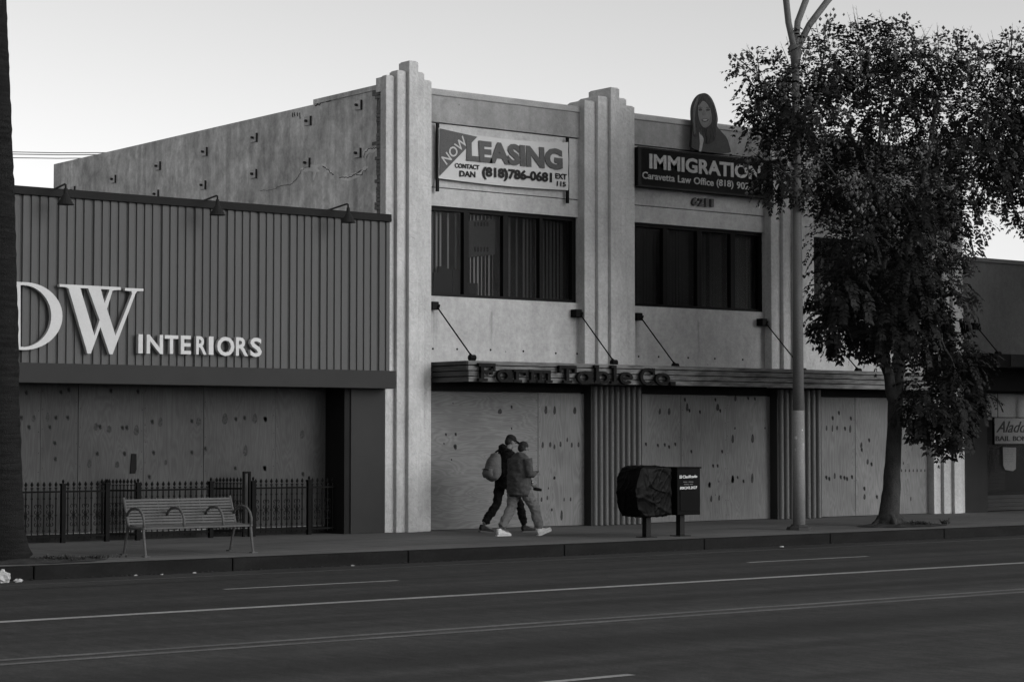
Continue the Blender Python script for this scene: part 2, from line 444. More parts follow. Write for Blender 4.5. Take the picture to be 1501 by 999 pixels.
# ------------------------------------------------------------------ ground, road, pavement
ZR = -.19
tag(MB().quad((-700,-700,-.24),(900,-700,-.24),(900,900,-.24),(-700,900,-.24)).build('ground', M['ground']), kind='structure')
g = MB()
g.quad((-140,-1,ZR),(260,-1,ZR),(260,26.05,ZR),(-140,26.05,ZR))
tag(g.build('road', M['asphalt']), kind='structure')
gm = MB().box(-140, 260, 25.55, 26.27, ZR-.03, ZR+.006)
tag(gm.build('gutter', M['gutter']), kind='structure')
k = MB()
x = -140.0
while x < 260:
    k.box(x, x+3.03, 26.22, 26.40, -.23, .002, 0); x += 3.045
tag(k.build('kerb', M['kerb'], bevel=.015), kind='structure')
sw = MB().box(-140, 260, 26.40, 33.2, -.235, 0)
tag(sw.build('sidewalk', M['walk']), kind='structure')
def strip(name, x0, x1, y, w, mat, z=ZR+.004):
    m = MB(); n = max(1, int((x1-x0)/1.5))
    rnd = random.Random(int(y*100))
    for i in range(n):
        a, b = x0+(x1-x0)*i/n, x0+(x1-x0)*(i+1)/n
        j = [rnd.uniform(-.006, .006) for _ in range(4)] if i else [0]*4
        m.quad((a,y-w/2,z),(b,y-w/2,z),(b,y+w/2,z),(a,y+w/2,z))
    return tag(m.build(name, mat), kind='structure')
strip('lane_line', -60, 120, 20.62, .18, M['paint'])
strip('centre_line', -60, 120, 17.12, .13, M['paint_y'])
strip('centre_line', -60, 120, 16.80, .13, M['paint_y'])
strip('road_seam', -60, 15.2, 24.86, .05, M['seam']); strip('road_seam', 20.6, 23.2, 24.86, .06, M['seam'])
for i in range(-6, 9):
    x = 13.43+9.12*i
    strip('lane_dash', x, x+2.65, 23.24, .11, M['paint'])
for i in range(-4, 8):
    x = 8.63+9.12*i
    strip('lane_dash', x, x+2.65, 12.98, .11, M['paint'])

# ------------------------------------------------------------------ main two-storey building
YW = 31.5
bld = thing('commercial_building', 'two-storey pale stucco building with stepped pilasters, boarded ground floor and plank canopy', 'building', (29.3, 31.5, 0))
wall = MB(); gr = MB(); pw_ = MB()
BAYS = [(22.3, 26.1), (27.25, 31.15), (32.28, 36.12)]
for a, b in BAYS:
    wall.box(a, b, YW, YW+.25, 2.55, 4.305)
    wall.box(a, b, YW, YW+.25, 5.97, 6.303)
    wall.box(a, b, YW-.012, YW+.25, 6.317, 7.50)
    pw_.box(a, b, YW-.05, YW+.25, 7.515, 8.01)
    gr.box(a, b, YW+.02, YW+.2, 6.28, 7.6)
wall.build('front_wall', M['stucco'], bld, bevel=.006); pw_.build('parapet_wall', M['parapet'], bld, bevel=.006)
gr.build('wall_groove', M['groove'], bld)
cp = MB()
for a, b in BAYS: cp.box(a, b, YW-.075, YW+.3, 8.01, 8.135)
cp.build('coping', M['coping'], bld, bevel=.02)
bk = MB()   # rear and party walls, roof
bk.box(21.75, 37.1, 45.1, 45.3, 0, 8.06); bk.box(36.9, 37.12, 31.8, 45.1, 0, 8.06)
bk.build('rear_wall', M['sidewall'], bld)
MB().box(21.75, 36.9, 31.75, 45.1, 7.2, 7.35).build('roof', M['roofing'], bld)
MB().box(21.75, 36.9, 33.6, 33.7, 0, 7.2).build('room_back', M['interior'], bld)
MB().box(21.75, 36.9, 31.75, 33.6, 3.6, 3.7).build('upper_floor', M['interior'], bld)
# side wall with its ragged parapet, plaster patches and cracks
SX = 21.55
s = MB()
s.box(SX, SX+.22, 31.86, 45.3, 0, 8.06)
s.box(SX-.02, SX+.24, 31.75, 34.0, 8.06, 8.15)
s.box(SX-.06, SX+.6, 31.485, 31.80, 8.0, 8.26)
s.box(SX, SX+.8, 31.485, 31.75, 0, 8.05)
side = s.build('side_wall', M['sidewall'], bld)
zz4 = zsrc((380,80), 4.0)
bq = MB(); random.seed(3)
z = 5.3
while z < 8.05:                                       # exposed brick toothing at the front corner
    w = .36 if int(z/.24) % 2 else .27
    if random.random() < .3: w += .14
    bq.box(SX-.012, SX+.2, 31.5, 31.5+w, z, z+.062); z += .07
bq.box(SX+.01, SX+.2, 31.488, 31.875, 0, 8.1)
bq.build('brick_corner', M['brick'], bld)
pt = MB()
def patch(pts, mi):
    q = [onX(*zz4(a, b), SX-.004) for a, b in pts]
    c = sum(q, Vector())/len(q)
    pt.add([c]+q, [(0, i+1, (i+1) % len(q)+1) for i in range(len(q))], mi)
patch([(240,672),(262,655),(300,645),(330,648),(352,640),(362,650),(340,664),(356,684),(336,690),(322,738),(314,736),(318,690),(300,682),(268,690)], 0)
patch([(366,642),(380,640),(400,665),(418,680),(436,700),(424,702),(400,690),(384,668)], 0)
patch([(470,728),(492,712),(520,712),(540,698),(565,690),(590,694),(606,672),(618,655),(640,655),(634,676),(610,692),(590,716),(560,728),(530,742),(500,738)], 0)
patch([(612,570),(625,552),(650,545),(668,548),(690,540),(688,560),(668,578),(648,574),(630,592),(622,612),(614,600)], 0)
def crack(pts, w=.012):
    P = [onX(*zz4(a, b), SX-.007) for a, b in pts]
    fine = []
    rr = random.Random(len(pts)*7)
    for i in range(len(P)-1):
        for k_ in range(5):
            q = P[i].lerp(P[i+1], k_/5); q.y += rr.uniform(-.02, .02); q.z += rr.uniform(-.02, .02); fine.append(q)
    fine.append(P[-1])
    pt.tube(fine, w/2, 4, 1)
crack([(330,300),(360,288),(420,265),(480,248),(520,240),(560,226),(620,212),(690,196)], .02)
crack([(370,650),(390,668),(412,690),(436,704)], .016); crack([(470,726),(520,722),(560,702),(600,700),(632,668)], .014)
crack([(612,600),(622,566),(655,552),(688,546)], .014)
crack([(120,775),(180,765),(205,742),(240,690),(262,668)], .008); crack([(0,800),(60,792),(120,775)], .006)
for xx in (193, 205, 222, 236): crack([(xx,345),(xx+2,362+xx%17)], .018)
pt.build('plaster_damage', [M['raw'], M['groove']], bld)
ap = []
for (px, py) in [(451.7,177.5),(525.7,154.2),(524.5,224.5),(450,238.7),(107,279),(166.6,262.6),(231.8,243.4),(229,284.5),(300,222.6),(298,271.4),(373,202),(372.3,255)]:
    p = onX(px, py, SX); m = MB()
    m.box(SX-.03, SX, p.y-.10, p.y+.10, p.z-.085, p.z+.085, 0)
    m.box(SX-.032, SX+.002, p.y-.125, p.y-.10, p.z-.10, p.z+.085, 1)  # dark edge strip stands in for the shadow side of the plate
    o = m.build('anchor_plate', [M['plate'], M['bolt']], bld)
    MB().tube([(SX-.03,p.y,p.z),(SX-.08,p.y,p.z)], .026, 8).build('bolt', M['bolt'], o)
# pilasters: five stepped strips each
def pilaster(edges, tops, ys, z0=0, yb=YW+.32):
    m = MB()
    for i in range(5):
        m.box(edges[i], edges[i+1], ys[i], yb, z0, tops[i]-.02)
        m.box(edges[i]+.02, edges[i+1]-.02, ys[i]+.02, yb-.02, tops[i]-.02, tops[i])
    m.build('pilaster', M['pilaster'], bld, bevel=.018)
YS = [31.30, 31.22, 31.14, 31.22, 31.30]; TP = [8.25, 8.35, 8.535, 8.36, 8.245]
pilaster([21.37,21.565,21.77,21.975,22.165,22.385], TP, YS, 0, YW-.02)
pilaster([26.03,26.305,26.565,26.79,27.04,27.32], TP, YS, 2.72)
pilaster([31.08,31.35,31.60,31.83,32.07,32.35], TP, YS, 2.72)
pilaster([36.10,36.34,36.60,36.83,36.98,37.14], TP, YS)

# upper windows
YG = YW+.13
def window(x0, x1, mulls, z0, z1, label=None):
    f = MB()
    f.box(x0, x1, YG-.06, YG+.06, z0, z0+.055); f.box(x0, x1, YG-.06, YG+.06, z1-.07, z1)
    f.box(x0, x0+.09, YG-.058, YG+.058, z0, z1); f.box(x1-.09, x1, YG-.058, YG+.058, z0, z1)
    for mx, w in mulls: f.box(mx-w/2, mx+w/2, YG-.056, YG+.056, z0, z1)
    o = f.build('window', M['frame'], bld)
    if label: o['label'] = label
    ed = [x0+.09]+[q for mx, w in mulls for q in (mx-w/2, mx+w/2)]+[x1-.09]
    for i in range(0, len(ed), 2):
        MB().quad((ed[i],YG,z0+.055),(ed[i+1],YG,z0+.055),(ed[i+1],YG,z1-.07),(ed[i],YG,z1-.07)).build('pane', M['glass'], o)
    return o, ed
W1, e1 = window(22.30, 26.03, [(onY(681,360,YG).x,.115),(onY(738.5,360,YG).x,.115),(onY(790.5,370,YG).x,.075)], 4.308, 5.968)
W2, e2 = window(27.28, 31.10, [(onY(972.5,390,YG).x,.115),(onY(1022.5,390,YG).x,.115),(onY(1071.5,390,YG).x,.12)], 4.308, 5.968)
W3, e3 = window(32.30, 36.10, [(33.4,.115),(34.35,.115),(35.25,.115)], 4.308, 5.968)
def blinds(win, x0, x1, mat, ang, pitch=.088, z0=4.37, z1=5.9, skip=()):
    m = MB(); x = x0+.03; rr = random.Random(int(x0*50))
    while x < x1-.02:
        if rr.random() > .04:
            a = R(ang+rr.uniform(-9, 9)); h = .045
            dx, dy = math.cos(a)*h, math.sin(a)*h
            y = YG+.17; zb = z0+rr.uniform(0, .02)
            m.quad((x-dx,y-dy,zb),(x+dx,y+dy,zb),(x+dx,y+dy,z1),(x-dx,y-dy,z1))
        x += pitch
    m.build('blind', mat, win)
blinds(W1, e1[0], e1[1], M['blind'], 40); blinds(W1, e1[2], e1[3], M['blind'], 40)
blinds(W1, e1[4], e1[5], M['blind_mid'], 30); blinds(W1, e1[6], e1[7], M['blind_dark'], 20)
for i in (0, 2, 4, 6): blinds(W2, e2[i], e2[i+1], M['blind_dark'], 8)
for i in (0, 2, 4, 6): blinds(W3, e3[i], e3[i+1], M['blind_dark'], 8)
# notice and boxes behind the first window
zw = zsrc((620,300), 4.1625)
m = MB()
q = [xz(*zw(a, b), YG+.1) for a, b in ((280,100),(440,88),(437,305),(276,322))]
m.prism_y(q, YG+.09, YG+.10, 0)
for r0, r1, row in ((105,145,0),(258,300,1)):
    for c in range(5):
        xx = 312+c*19
        qq = [xz(*zw(a, b), YG+.085) for a, b in ((xx,r0),(xx+11,r0-1),(xx+11,r1-14),(xx,r1-13))]
        m.prism_y(qq, YG+.083, YG+.087, 1)
MBk = m.build('window_notice', [M['blind_dark'], M['black']], W1)
m = MB()
for (a, b, t) in ((60,90,415),(88,135,378),(135,175,392),(178,228,395),(275,330,480)):
    x0, z0 = xz(*zw(a, 545), YG+.1); x1, z1 = xz(*zw(b, t), YG+.1)
    m.box(x0, x1, YG+.075, YG+.11, 4.37, z1)
m.build('stacked_boxes', M['black'], W1)
m = MB()   # a bright vertical edge seen in the third window
a = onY(1203.2,352,YG+.08); b = onY(1203.6,418,YG+.08)
m.box(a.x-.02, a.x+.02, YG+.06, YG+.08, b.z, a.z); m.build('blind_wand', M['dim_white'], W3)

# canopy
can = MB(); YC = 30.305; XC0, XC1 = 22.5, 36.05
zc = [2.695, 2.80, 2.90, 3.0, 3.085]
for i in range(4):
    o_ = .012*i
    can.box(XC0-o_, XC1, YC-o_, YC+.04, zc[i]+.008, zc[i+1]-.008, 0)
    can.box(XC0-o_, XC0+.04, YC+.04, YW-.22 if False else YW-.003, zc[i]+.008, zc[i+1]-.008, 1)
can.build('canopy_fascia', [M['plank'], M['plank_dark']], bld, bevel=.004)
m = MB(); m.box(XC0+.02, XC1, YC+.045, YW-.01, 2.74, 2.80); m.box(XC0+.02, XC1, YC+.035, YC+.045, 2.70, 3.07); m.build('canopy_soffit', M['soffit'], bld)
MB().box(XC0+.03, XC1, YC+.05, YW-.005, 3.03, 3.06).build('canopy_roof', M['cap'], bld)
zh1 = zsrc((620,300), 4.1625); zh2 = zsrc((900,300), 4.1625)
for zf_, lst in ((zh1, ((60,878),(208,880),(412,885),(612,893),(810,905),(940,908))), (zh2, ((150,925),(272,927),(452,933),(615,938),(785,944)))):
    for p_ in lst:
        c = onY(*zf_(*p_), YW); m = MB(); m.tube([(c.x,YW+.01,c.z),(c.x,YW-.006,c.z)], .02, 8); m.build('bolt_hole', M['black'], bld)
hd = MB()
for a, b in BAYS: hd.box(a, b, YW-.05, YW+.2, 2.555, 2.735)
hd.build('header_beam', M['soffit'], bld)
# tie rods
def tie_rod(root, wp, cpnt):
    m = MB(); p = Vector(wp); c = Vector(cpnt)
    m.box(p.x-.10, p.x+.05, YW-.17, YW+.01, p.z-.075, p.z+.075)
    m.tube([(p.x+.0,YW-.1,p.z),(p.x+.07,YW-.16,p.z-.03)], .055, 10)
    e = m.build('tie_rod', M['black'], root, bevel=.01)
    s_ = Vector((p.x+.02, YW-.16, p.z-.03))
    r = MB(); r.tube([s_, c], .014, 6); r.build('rod', M['black'], e)
    d = MB(); d.box(c.x-.035, c.x+.035, c.y-.02, c.y+.06, c.z-.07, c.z+.03); d.tube([(c.x-.06,c.y+.02,c.z),(c.x+.06,c.y+.02,c.z)], .055, 10)
    d.tube([c+(s_-c)*.0, c+(s_-c)*.08], [.035,.018], 8); d.build('clevis', M['black'], e)
for wpx, cpx in (((638,448),(693,524)),((848,459),(901,531)),((937,464),(991,536)),((1120,472),(1178,543)),((1203,478),(1259,543))):
    w = onY(*wpx, YW-.12); c = onY(*cpx, YC+.06); tie_rod(bld, (w.x, YW, w.z), c)

# fluted column cladding under the pilasters
def fluted(x0, x1, n):
    bm_ = MB(); bm_.box(x0-.025, x1+.02, 31.262, 31.62, 0, 2.715); bm_.build('column_backing', M['flute_dark'], bld)
    m = MB(); w = (x1-x0)/n
    for i in range(n):
        cx = x0+w*(i+.5); r = w*.30
        vs = []; sg = 6
        for zz in (0.01, 2.69):
            for k_ in range(sg+1):
                a = math.pi*k_/sg
                vs.append((cx-math.cos(a)*r, 31.262-math.sin(a)*r*1.3, zz))
        m.add(vs, [(k_, k_+1, k_+1+sg+1, k_+sg+1) for k_ in range(sg)])
    m.build('fluted_column', M['flute'], bld, smooth=True)
fluted(26.175, 27.44, 9)
fluted(31.215, 32.48, 8)

# plywood boards
def knots_into(mb, lst, Y, zf, mi=1, base=16):
    rr = random.Random(len(lst))
    for kk in lst:
        a, b = kk[0], kk[1]; w = kk[2] if len(kk) > 2 else base; h = kk[3] if len(kk) > 3 else w*rr.uniform(1.0, 1.5)
        c = onY(*zf(a, b), Y-.0025); sc = zf(1, 0)[0]-zf(0, 0)[0]
        hw = w*sc/62*.5; hh = h*sc/80*.5
        soft = rr.random() < .35
        for lay, (gw, mm) in enumerate(((1.35, mi+1), (.85, mi))):
            if lay == 1 and soft: continue
            vs = [(c.x, c.y-.0012*lay, c.z)]
            n = 9; ph = rr.uniform(0, 6)
            for k_ in range(n):
                t = 2*math.pi*k_/n; q = gw*(1+.28*math.sin(2*t+ph)+rr.uniform(-.18, .18))
                vs.append((c.x+math.cos(t)*hw*q, c.y-.0012*lay, c.z+math.sin(t)*hh*q))
            mb.add(vs, [(0, k_+1, (k_+1) % n+1) for k_ in range(n)], mm)
def boards(root, xs, z0, z1, Y, mats, kn, zfs, label=None, tops=None):
    allk = [(kk, zf) for kl, zf in zip(kn, zfs) for kk in kl]
    for i in range(len(xs)-1):
        m = MB(); dz = random.uniform(0, .012); dy = (i % 2)*.006
        t = tops[i] if tops else z1-dz
        m.box(xs[i]+.004, xs[i+1]-.004, Y-dy, Y+.03, z0+.012, t, 0)
        for kk, zf in allk:
            c = onY(*zf(kk[0], kk[1]), Y)
            if xs[i]+.03 < c.x < xs[i+1]-.03 and z0+.05 < c.z < t-.03:
                knots_into(m, [kk], Y-dy, zf)
        for xx in (xs[i]+.035, xs[i+1]-.035):
            zz = z0+.12
            while zz < t-.06:
                q_ = xx+random.uniform(-.008,.008); m.add([(q_-.009,Y-dy-.002,zz),(q_,Y-dy-.002,zz-.009),(q_+.009,Y-dy-.002,zz),(q_,Y-dy-.002,zz+.009)], [(0,1,2,3)], 1); zz += random.uniform(.28,.36)
        m.build('plywood_board', [mats[i], M['knot'], M['knot_soft']], root)
zb1 = zsrc((620,500), 4.54); zb1b = zsrc((680,620), 5.55); zb2 = zsrc((900,500), 4.54); zb3 = zsrc((1100,540), 3.7); zb2b = zsrc((880,660), 7.135)
YP = YW-.03
K1 = [(512,467,24,24),(590,437,14),(153,620,12),(218,618,14),(215,702,22),(140,680,8),(590,580,10),(190,787,8),(200,412,6),(818,458,18,40),(876,460,16,40),(1010,462,20,34),(797,690,14,30),(847,688,14,26),(875,702,12,24),(915,685,12,26),(990,690,12,24),(1035,688,12,24),(960,655,10,22),(875,908,14,16)]
K1b = [(632,620,14,26),(678,607,10,26),(868,618,12,24),(715,703,14,18),(795,750,18,60),(735,445,14,16),(688,528,8,14),(815,620,9,22)]
K2 = [(305,467,16,30),(367,468,18,34),(213,684),(292,692),(338,688),(367,702),(408,684),(487,440,18,40),(502,460),(472,388),(572,470),(690,440,22,36),(707,462),(675,388),(808,380,16,30),(893,378),(938,382),(805,578,12,14),(1005,577,10,12),(790,650,18,44),(922,648,20,46),(515,733),(720,733),(790,918,20,40),(823,905,14),(920,912,18,50),(862,930),(636,955,18,30),(660,828),(690,828)]
K2b = [(1140,360,22,40),(1240,322,10,18),(1160,505,24,50),(1243,495,20,44),(1385,300,26,60),(1203,462,8,10)]
K3 = [(413,323,10,24),(445,325,10,30),(470,322,12,20),(513,325),(541,328,14,34),(480,240),(446,268),(545,270),(412,590),(428,597),(457,582,12,26),(490,588),(510,592),(524,597),(551,587),(601,415,14,26),(604,440),(644,388),(636,505,14,24),(657,518),(618,650),(619,695,14,24),(686,695),(870,706,8,20),(830,513,8,12)]+[(820+i*21,552,8,14) for i in range(8)]
boards(bld, [22.36,onY(788.5,650,YP).x,26.148], 0, 2.555, YP, [M['ply_h'], M['ply']], [K1,K1b], [zb1,zb1b])
boards(bld, [27.462,onY(998,650,YP).x,onY(1065,650,YP).x,31.188], 0, 2.555, YP, [M['ply']]*3, [K2,K2b], [zb2,zb2b])
boards(bld, [32.502,onY(1253.5,650,YP).x,onY(1328.5,650,YP).x,36.10], 0, 2.555, YP, [M['ply']]*3, [K3], [zb3])
b3a = onY(1329,650,YP).x

# ------------------------------------------------------------------ left corrugated shop
XL0, XL1 = 4.0, 21.372
YL = 31.17
shop = thing('corrugated_shop', 'single-storey shop with dark corrugated metal fascia above a boarded recessed front', 'building', (13, 31.2, 0))
m = MB(); rib = .157; x = XL0
seams = [14.27+.622*i for i in range(-17, 13)]
base = MB().box(XL0, XL1, YL+.03, YL+.1, 2.88, 5.6)
base.build('panel_backing', M['corr_dark'], shop)
for i in range(len(seams)-1):
    a0 = seams[i]+.03; w = (seams[i+1]-seams[i]-.03)/4
    for j in range(4):
        a = a0+w*j
        # a raised flat rib with sloped flanks, then a narrow valley
        pts = [(a, YL+.03), (a+.012, YL), (a+w-.038, YL), (a+w-.022, YL+.03)]
        pts = [(min(max(px_, XL0), XL1), py_) for px_, py_ in pts]
        if pts[2][0]-pts[0][0] < .01: continue
        vs = [(px_, py_, zz) for zz in (2.885, 5.57) for px_, py_ in pts]
        m.add(vs, [(k_, k_+1, k_+5, k_+4) for k_ in range(3)])
        if a+w-.022 < XL1: m.quad((a+w-.022,YL+.026,2.885),(min(a+w,XL1),YL+.026,2.885),(min(a+w,XL1),YL+.026,5.57),(a+w-.022,YL+.026,5.57))
m.build('corrugated_panel', M['corr'], shop)
MB().box(XL0, XL1+.01, YL-.05, YL+.22, 5.565, 5.70).build('parapet_cap', M['cap'], shop, bevel=.008)
MB().box(XL0, XL1+.004, 30.965, YL+.12, 2.572, 2.888).build('fascia_band', M['band'], shop, bevel=.008)
m = MB(); m.box(20.64, XL1-.002, 31.30, 32.2, 0, 2.572); m.build('corner_pillar', M['pillar'], shop, bevel=.006)
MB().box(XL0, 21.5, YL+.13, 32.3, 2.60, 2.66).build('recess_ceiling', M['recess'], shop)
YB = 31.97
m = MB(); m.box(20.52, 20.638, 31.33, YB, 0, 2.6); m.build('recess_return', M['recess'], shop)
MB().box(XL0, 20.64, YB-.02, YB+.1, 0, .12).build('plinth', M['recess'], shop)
m = MB(); m.box(XL0, 21.5, 44, 44.2, -.2, 5.5); m.box(XL0, XL0+.2, 31.4, 44, -.2, 5.55); m.box(XL0, 21.5, YB+.04, YB+.2, 0, 5.55); m.build('shop_wall', M['sidewall'], shop)
MB().box(XL0, 21.5, YL+.22, 44, 5.45, 5.55).build('shop_roof', M['roofing'], shop)
za = zsrc((0,466), 3.7525); zl6 = zsrc((380,560), 3.7)
KL = [(118,548),(185,552,14,24),(262,545,14,30),(308,548),(373,547),(527,598,16,26),(550,598),(600,612,18,26),(674,602),(698,602),(750,618,20,36),(838,570),(882,572,18,32),(1092,570,20,30),(1055,567),(1237,555,24,40),(1297,555),(1345,548),(1402,553,20,36),(1460,555),(492,800,16,30),(535,745),(644,806,16,24),(685,745),(845,740),(912,793,12,20),(1055,738),(1130,718),(1350,730,18,40),(1294,825),(1457,825),(302,688),(305,775),(160,600),(275,600),(335,408),(610,400),(760,405),(145,410),(378,395),(822,872)]
KL6 = [(233,283,20,30),(33,200),(30,465),(355,400),(237,498)]
xl = [onY(p, 650, YB).x for p in (-60, 22, 58, 113, 209, 297, 402)]
boards(shop, [XL0, 9.2, 10.4, 11.6]+xl+[20.52], .13, 2.6, YB-.03, [M['ply_dark']]*11, [KL,KL6], [za,zl6])
m = MB(); c = onY(*za(735,800), YB-.05)
m.prism_y([(c.x-.065,c.z-.16),(c.x+.03,c.z-.165),(c.x+.055,c.z-.09),(c.x+.05,c.z+.165),(c.x-.04,c.z+.17),(c.x-.05,c.z)], YB-.055, YB-.04)
m.build('cut_out_handle', M['black'], shop)

# gooseneck lamps over the fascia
GL = [(96,270.6,'black gooseneck lamp at the left end of the corrugated fascia, nearest the palm trunk'),
      (318.5,287.4,'black gooseneck lamp over the middle of the corrugated fascia'),
      (510,299.5,'black gooseneck lamp beside the stucco corner, right end of the corrugated fascia')]
def lamp():
    t = thing('gooseneck_lamp', GL[0][2], 'wall lamp', (0,0,0), 'gooseneck lamps over the shop fascia')
    a = MB(); a.tube([(.16,1.25,-.02),(.10,.7,.0),(.03,.25,.02),(.005,.04,.03),(0,-.005,.018),(0,-.01,-.05)], .017, 8); a.build('arm', M['lamp_shade'], t, smooth=True)
    b = MB(); b.loft([((0,-.01,-.04),.03,.03),((0,-.01,-.13),.036,.036),((0,-.01,-.15),.05,.05),((0,-.01,-.30),.135,.135)], 16, caps=False)
    b.loft([((0,-.01,-.298),.13,.13),((0,-.01,-.16),.045,.045)], 16); b.build('shade', M['lamp_shade'], t, smooth=False)
    return t
l0 = lamp()
for i, (px, py, lb) in enumerate(GL):
    o = l0 if i == 0 else copy_tree(l0)
    p = onY(px, py, 30.72); o.location = (p.x, 30.72, p.z-.02); o['label'] = lb

# "DW INTERIORS" raised letters
ds = thing('shop_sign', 'raised pale letters DW INTERIORS on the corrugated fascia', 'sign', (17, YL, 3.4))
zd = zsrc((20,380), 3.95); YD = YL-.11
def zpoly(pts): return [xz(*zd(a, b), YD) for a, b in pts]
def outline_letter(polys_holes, name='letter', mat=M['letter_white'], y0=YD, y1=YL-.03, root=ds):
    cu = bpy.data.curves.new('c', 'CURVE'); cu.dimensions = '2D'; cu.fill_mode = 'BOTH'; cu.extrude = (y1-y0)/2
    for pl in polys_holes:
        sp = cu.splines.new('POLY'); sp.points.add(len(pl)-1); sp.use_cyclic_u = True
        for i, (a, b) in enumerate(pl): sp.points[i].co = (a, b, 0, 1)
    o = bpy.data.objects.new('c', cu); COL.objects.link(o)
    dg = bpy.context.evaluated_depsgraph_get(); ev = o.evaluated_get(dg); me = ev.to_mesh()
    mb = MB().add([(v.co.x, (y0+y1)/2-v.co.z, v.co.y) for v in me.vertices], [tuple(p.vertices) for p in me.polygons])
    ev.to_mesh_clear(); bpy.data.objects.remove(o); bpy.data.curves.remove(cu)
    return mb.build(name, mat, root)
def arc(cx, cy, rx, ry, a0, a1, n=18): return [(cx+rx*math.cos(R(a0+(a1-a0)*i/n)), cy+ry*math.sin(R(a0+(a1-a0)*i/n))) for i in range(n+1)]
outer = [(-72,126),(28,130)]+arc(60,328,223,196,-90,90,26)+[(-72,518),(-72,505),(-45,500),(-45,146),(-72,141)]
inner = [(40,149)]+arc(48,328,170,180,-84,84,24)+[(40,505)]
outline_letter([zpoly(outer), zpoly(inner)])
wv = [(266,143),(620,161),(622,177),(583,178),(572,183),(541,286),(590,440),(686,200),(682,184),(645,181),(645,165),(752,170),(751,184),(716,184),(706,198),(573,549),(556,549),(503,392),(447,545),(428,545),(318,168),(300,160),(266,158)]
h1 = [(386,166),(432,168),(498,350),(468,441)]
h2 = [(505,172),(556,175),(527,252)]
outline_letter([zpoly(wv), zpoly(h1), zpoly(h2)])
LT = [('I',722,748,433,543),('N',770,865,434,545),('T',875,953,438,545),('E',968,1027,440,548),('R',1057,1118,444,550),('I',1130,1157,446,551),('O',1178,1278,446,558),('R',1287,1358,450,557),('S',1370,1437,452,563)]
for ch, a, b, t, bt in LT:
    m = MB(); x0, z0 = xz(*zd(a, bt), YD); x1, _ = xz(*zd(b, bt), YD); _, z1 = xz(*zd(a, t), YD)
    if ch == 'I': m.box(x0, x1, YD, YL-.03, z0, z1)
    else: text_on(m, ch, (x0, z0), (x1, z0), (x0, z1), YD, .08, .025)
    m.build('letter', M['letter_white'], ds)

# "Farm Table Co." slab letters on the canopy fascia
ft = thing('canopy_sign', 'dark slab-serif letters Farm Table Co. mounted on the plank canopy', 'sign', (25.5, YC, 2.9))
zf = zsrc((640,500), 4.057); YF = YC-.115; YF1 = YC-.05
def ring(mb, cx, cz, rx, rz, th, a0=0, a1=360, n=20, y0=YF, y1=YF1):
    for i in range(n):
        t0, t1 = R(a0+(a1-a0)*i/n), R(a0+(a1-a0)*(i+1)/n)
        q = [(cx+rx*math.cos(t0), cz+rz*math.sin(t0)), (cx+rx*math.cos(t1), cz+rz*math.sin(t1)),
             (cx+(rx-th)*math.cos(t1), cz+(rz-th*.8)*math.sin(t1)), (cx+(rx-th)*math.cos(t0), cz+(rz-th*.8)*math.sin(t0))]
        mb.prism_y(q, y0, y1)
CAP, XH = .325, .235
def slab(ch, x0, x1, zb):
    m = MB(); w = x1-x0; S = .068; e = [0]
    def rc(a, b, c, d):
        e[0] += .0017; m.box(x0+a, x0+b, YF-e[0], YF1, zb+c, zb+d)
    if ch == 'F':
        rc(.05, .05+S, 0, CAP); rc(0, .20, 0, .05); rc(0, w, CAP-.06, CAP); rc(w-.05, w, CAP-.13, CAP-.02); rc(.05, w-.07, .15, .20); rc(w-.10, w-.06, .12, .23)
    elif ch == 'T':
        rc(w/2-S/2, w/2+S/2, 0, CAP); rc(w/2-.1, w/2+.1, 0, .05); rc(0, w, CAP-.06, CAP); rc(0, .05, CAP-.13, CAP-.02); rc(w-.05, w, CAP-.13, CAP-.02)
    elif ch == 'a':
        ring(m, x0+w*.42, zb+.112, w*.42, .118, S*.95); rc(w*.74, w*.74+S, 0, XH-.01); rc(w*.62, w, 0, .045); rc(w*.5, w*.74+S, XH-.05, XH)
    elif ch == 'r':
        rc(.05, .05+S, 0, XH); rc(0, .19, 0, .045); rc(0, .1, XH-.045, XH); rc(.08, w, XH-.06, XH); rc(w-.06, w, XH-.11, XH-.03)
    elif ch == 'm':
        for q in (.05, w*.42, w*.76): rc(q, q+S, 0, XH-.02); rc(q-.045, q+S+.045, 0, .045)
        rc(0, .1, XH-.045, XH); rc(.05, w*.76+S, XH-.06, XH-.005)
    elif ch == 'b':
        rc(.03, .03+S, 0, CAP+.02); rc(0, .1, CAP-.03, CAP+.02); ring(m, x0+w*.57, zb+.112, w*.43, .118, S*.95); rc(0, .1, 0, .045)
    elif ch == 'l':
        rc(w/2-S/2, w/2+S/2, 0, CAP+.02); rc(0, w, 0, .045); rc(0, w/2, CAP-.03, CAP+.02)
    elif ch == 'e':
        ring(m, x0+w*.5, zb+.112, w*.5, .118, S*.95, 0, 320); rc(.04, w-.02, .09, .135)
    elif ch == 'C':
        ring(m, x0+w*.55, zb+.155, w*.55, .168, S, 48, 315); rc(w-.055, w, .2, .32)
    elif ch == 'o': ring(m, x0+w*.5, zb+.112, w*.5, .118, S)
    elif ch == '.': rc(0, w, 0, .075)
    m.build('letter', M['letter_rust'], ft)
for ch, a, b, bt in [('F',252,350,236),('a',362,455,241),('r',460,545,243),('m',550,695,244),('T',730,832,247),('a',838,936,250),('b',942,1030,250),('l',1040,1086,251),('e',1092,1170,254),('C',1213,1300,258),('o',1304,1390,258),('.',1392,1422,262)]:
    x0, z0 = xz(*zf(a, bt), YF); x1, _ = xz(*zf(b, bt), YF); slab(ch, x0, x1, z0)

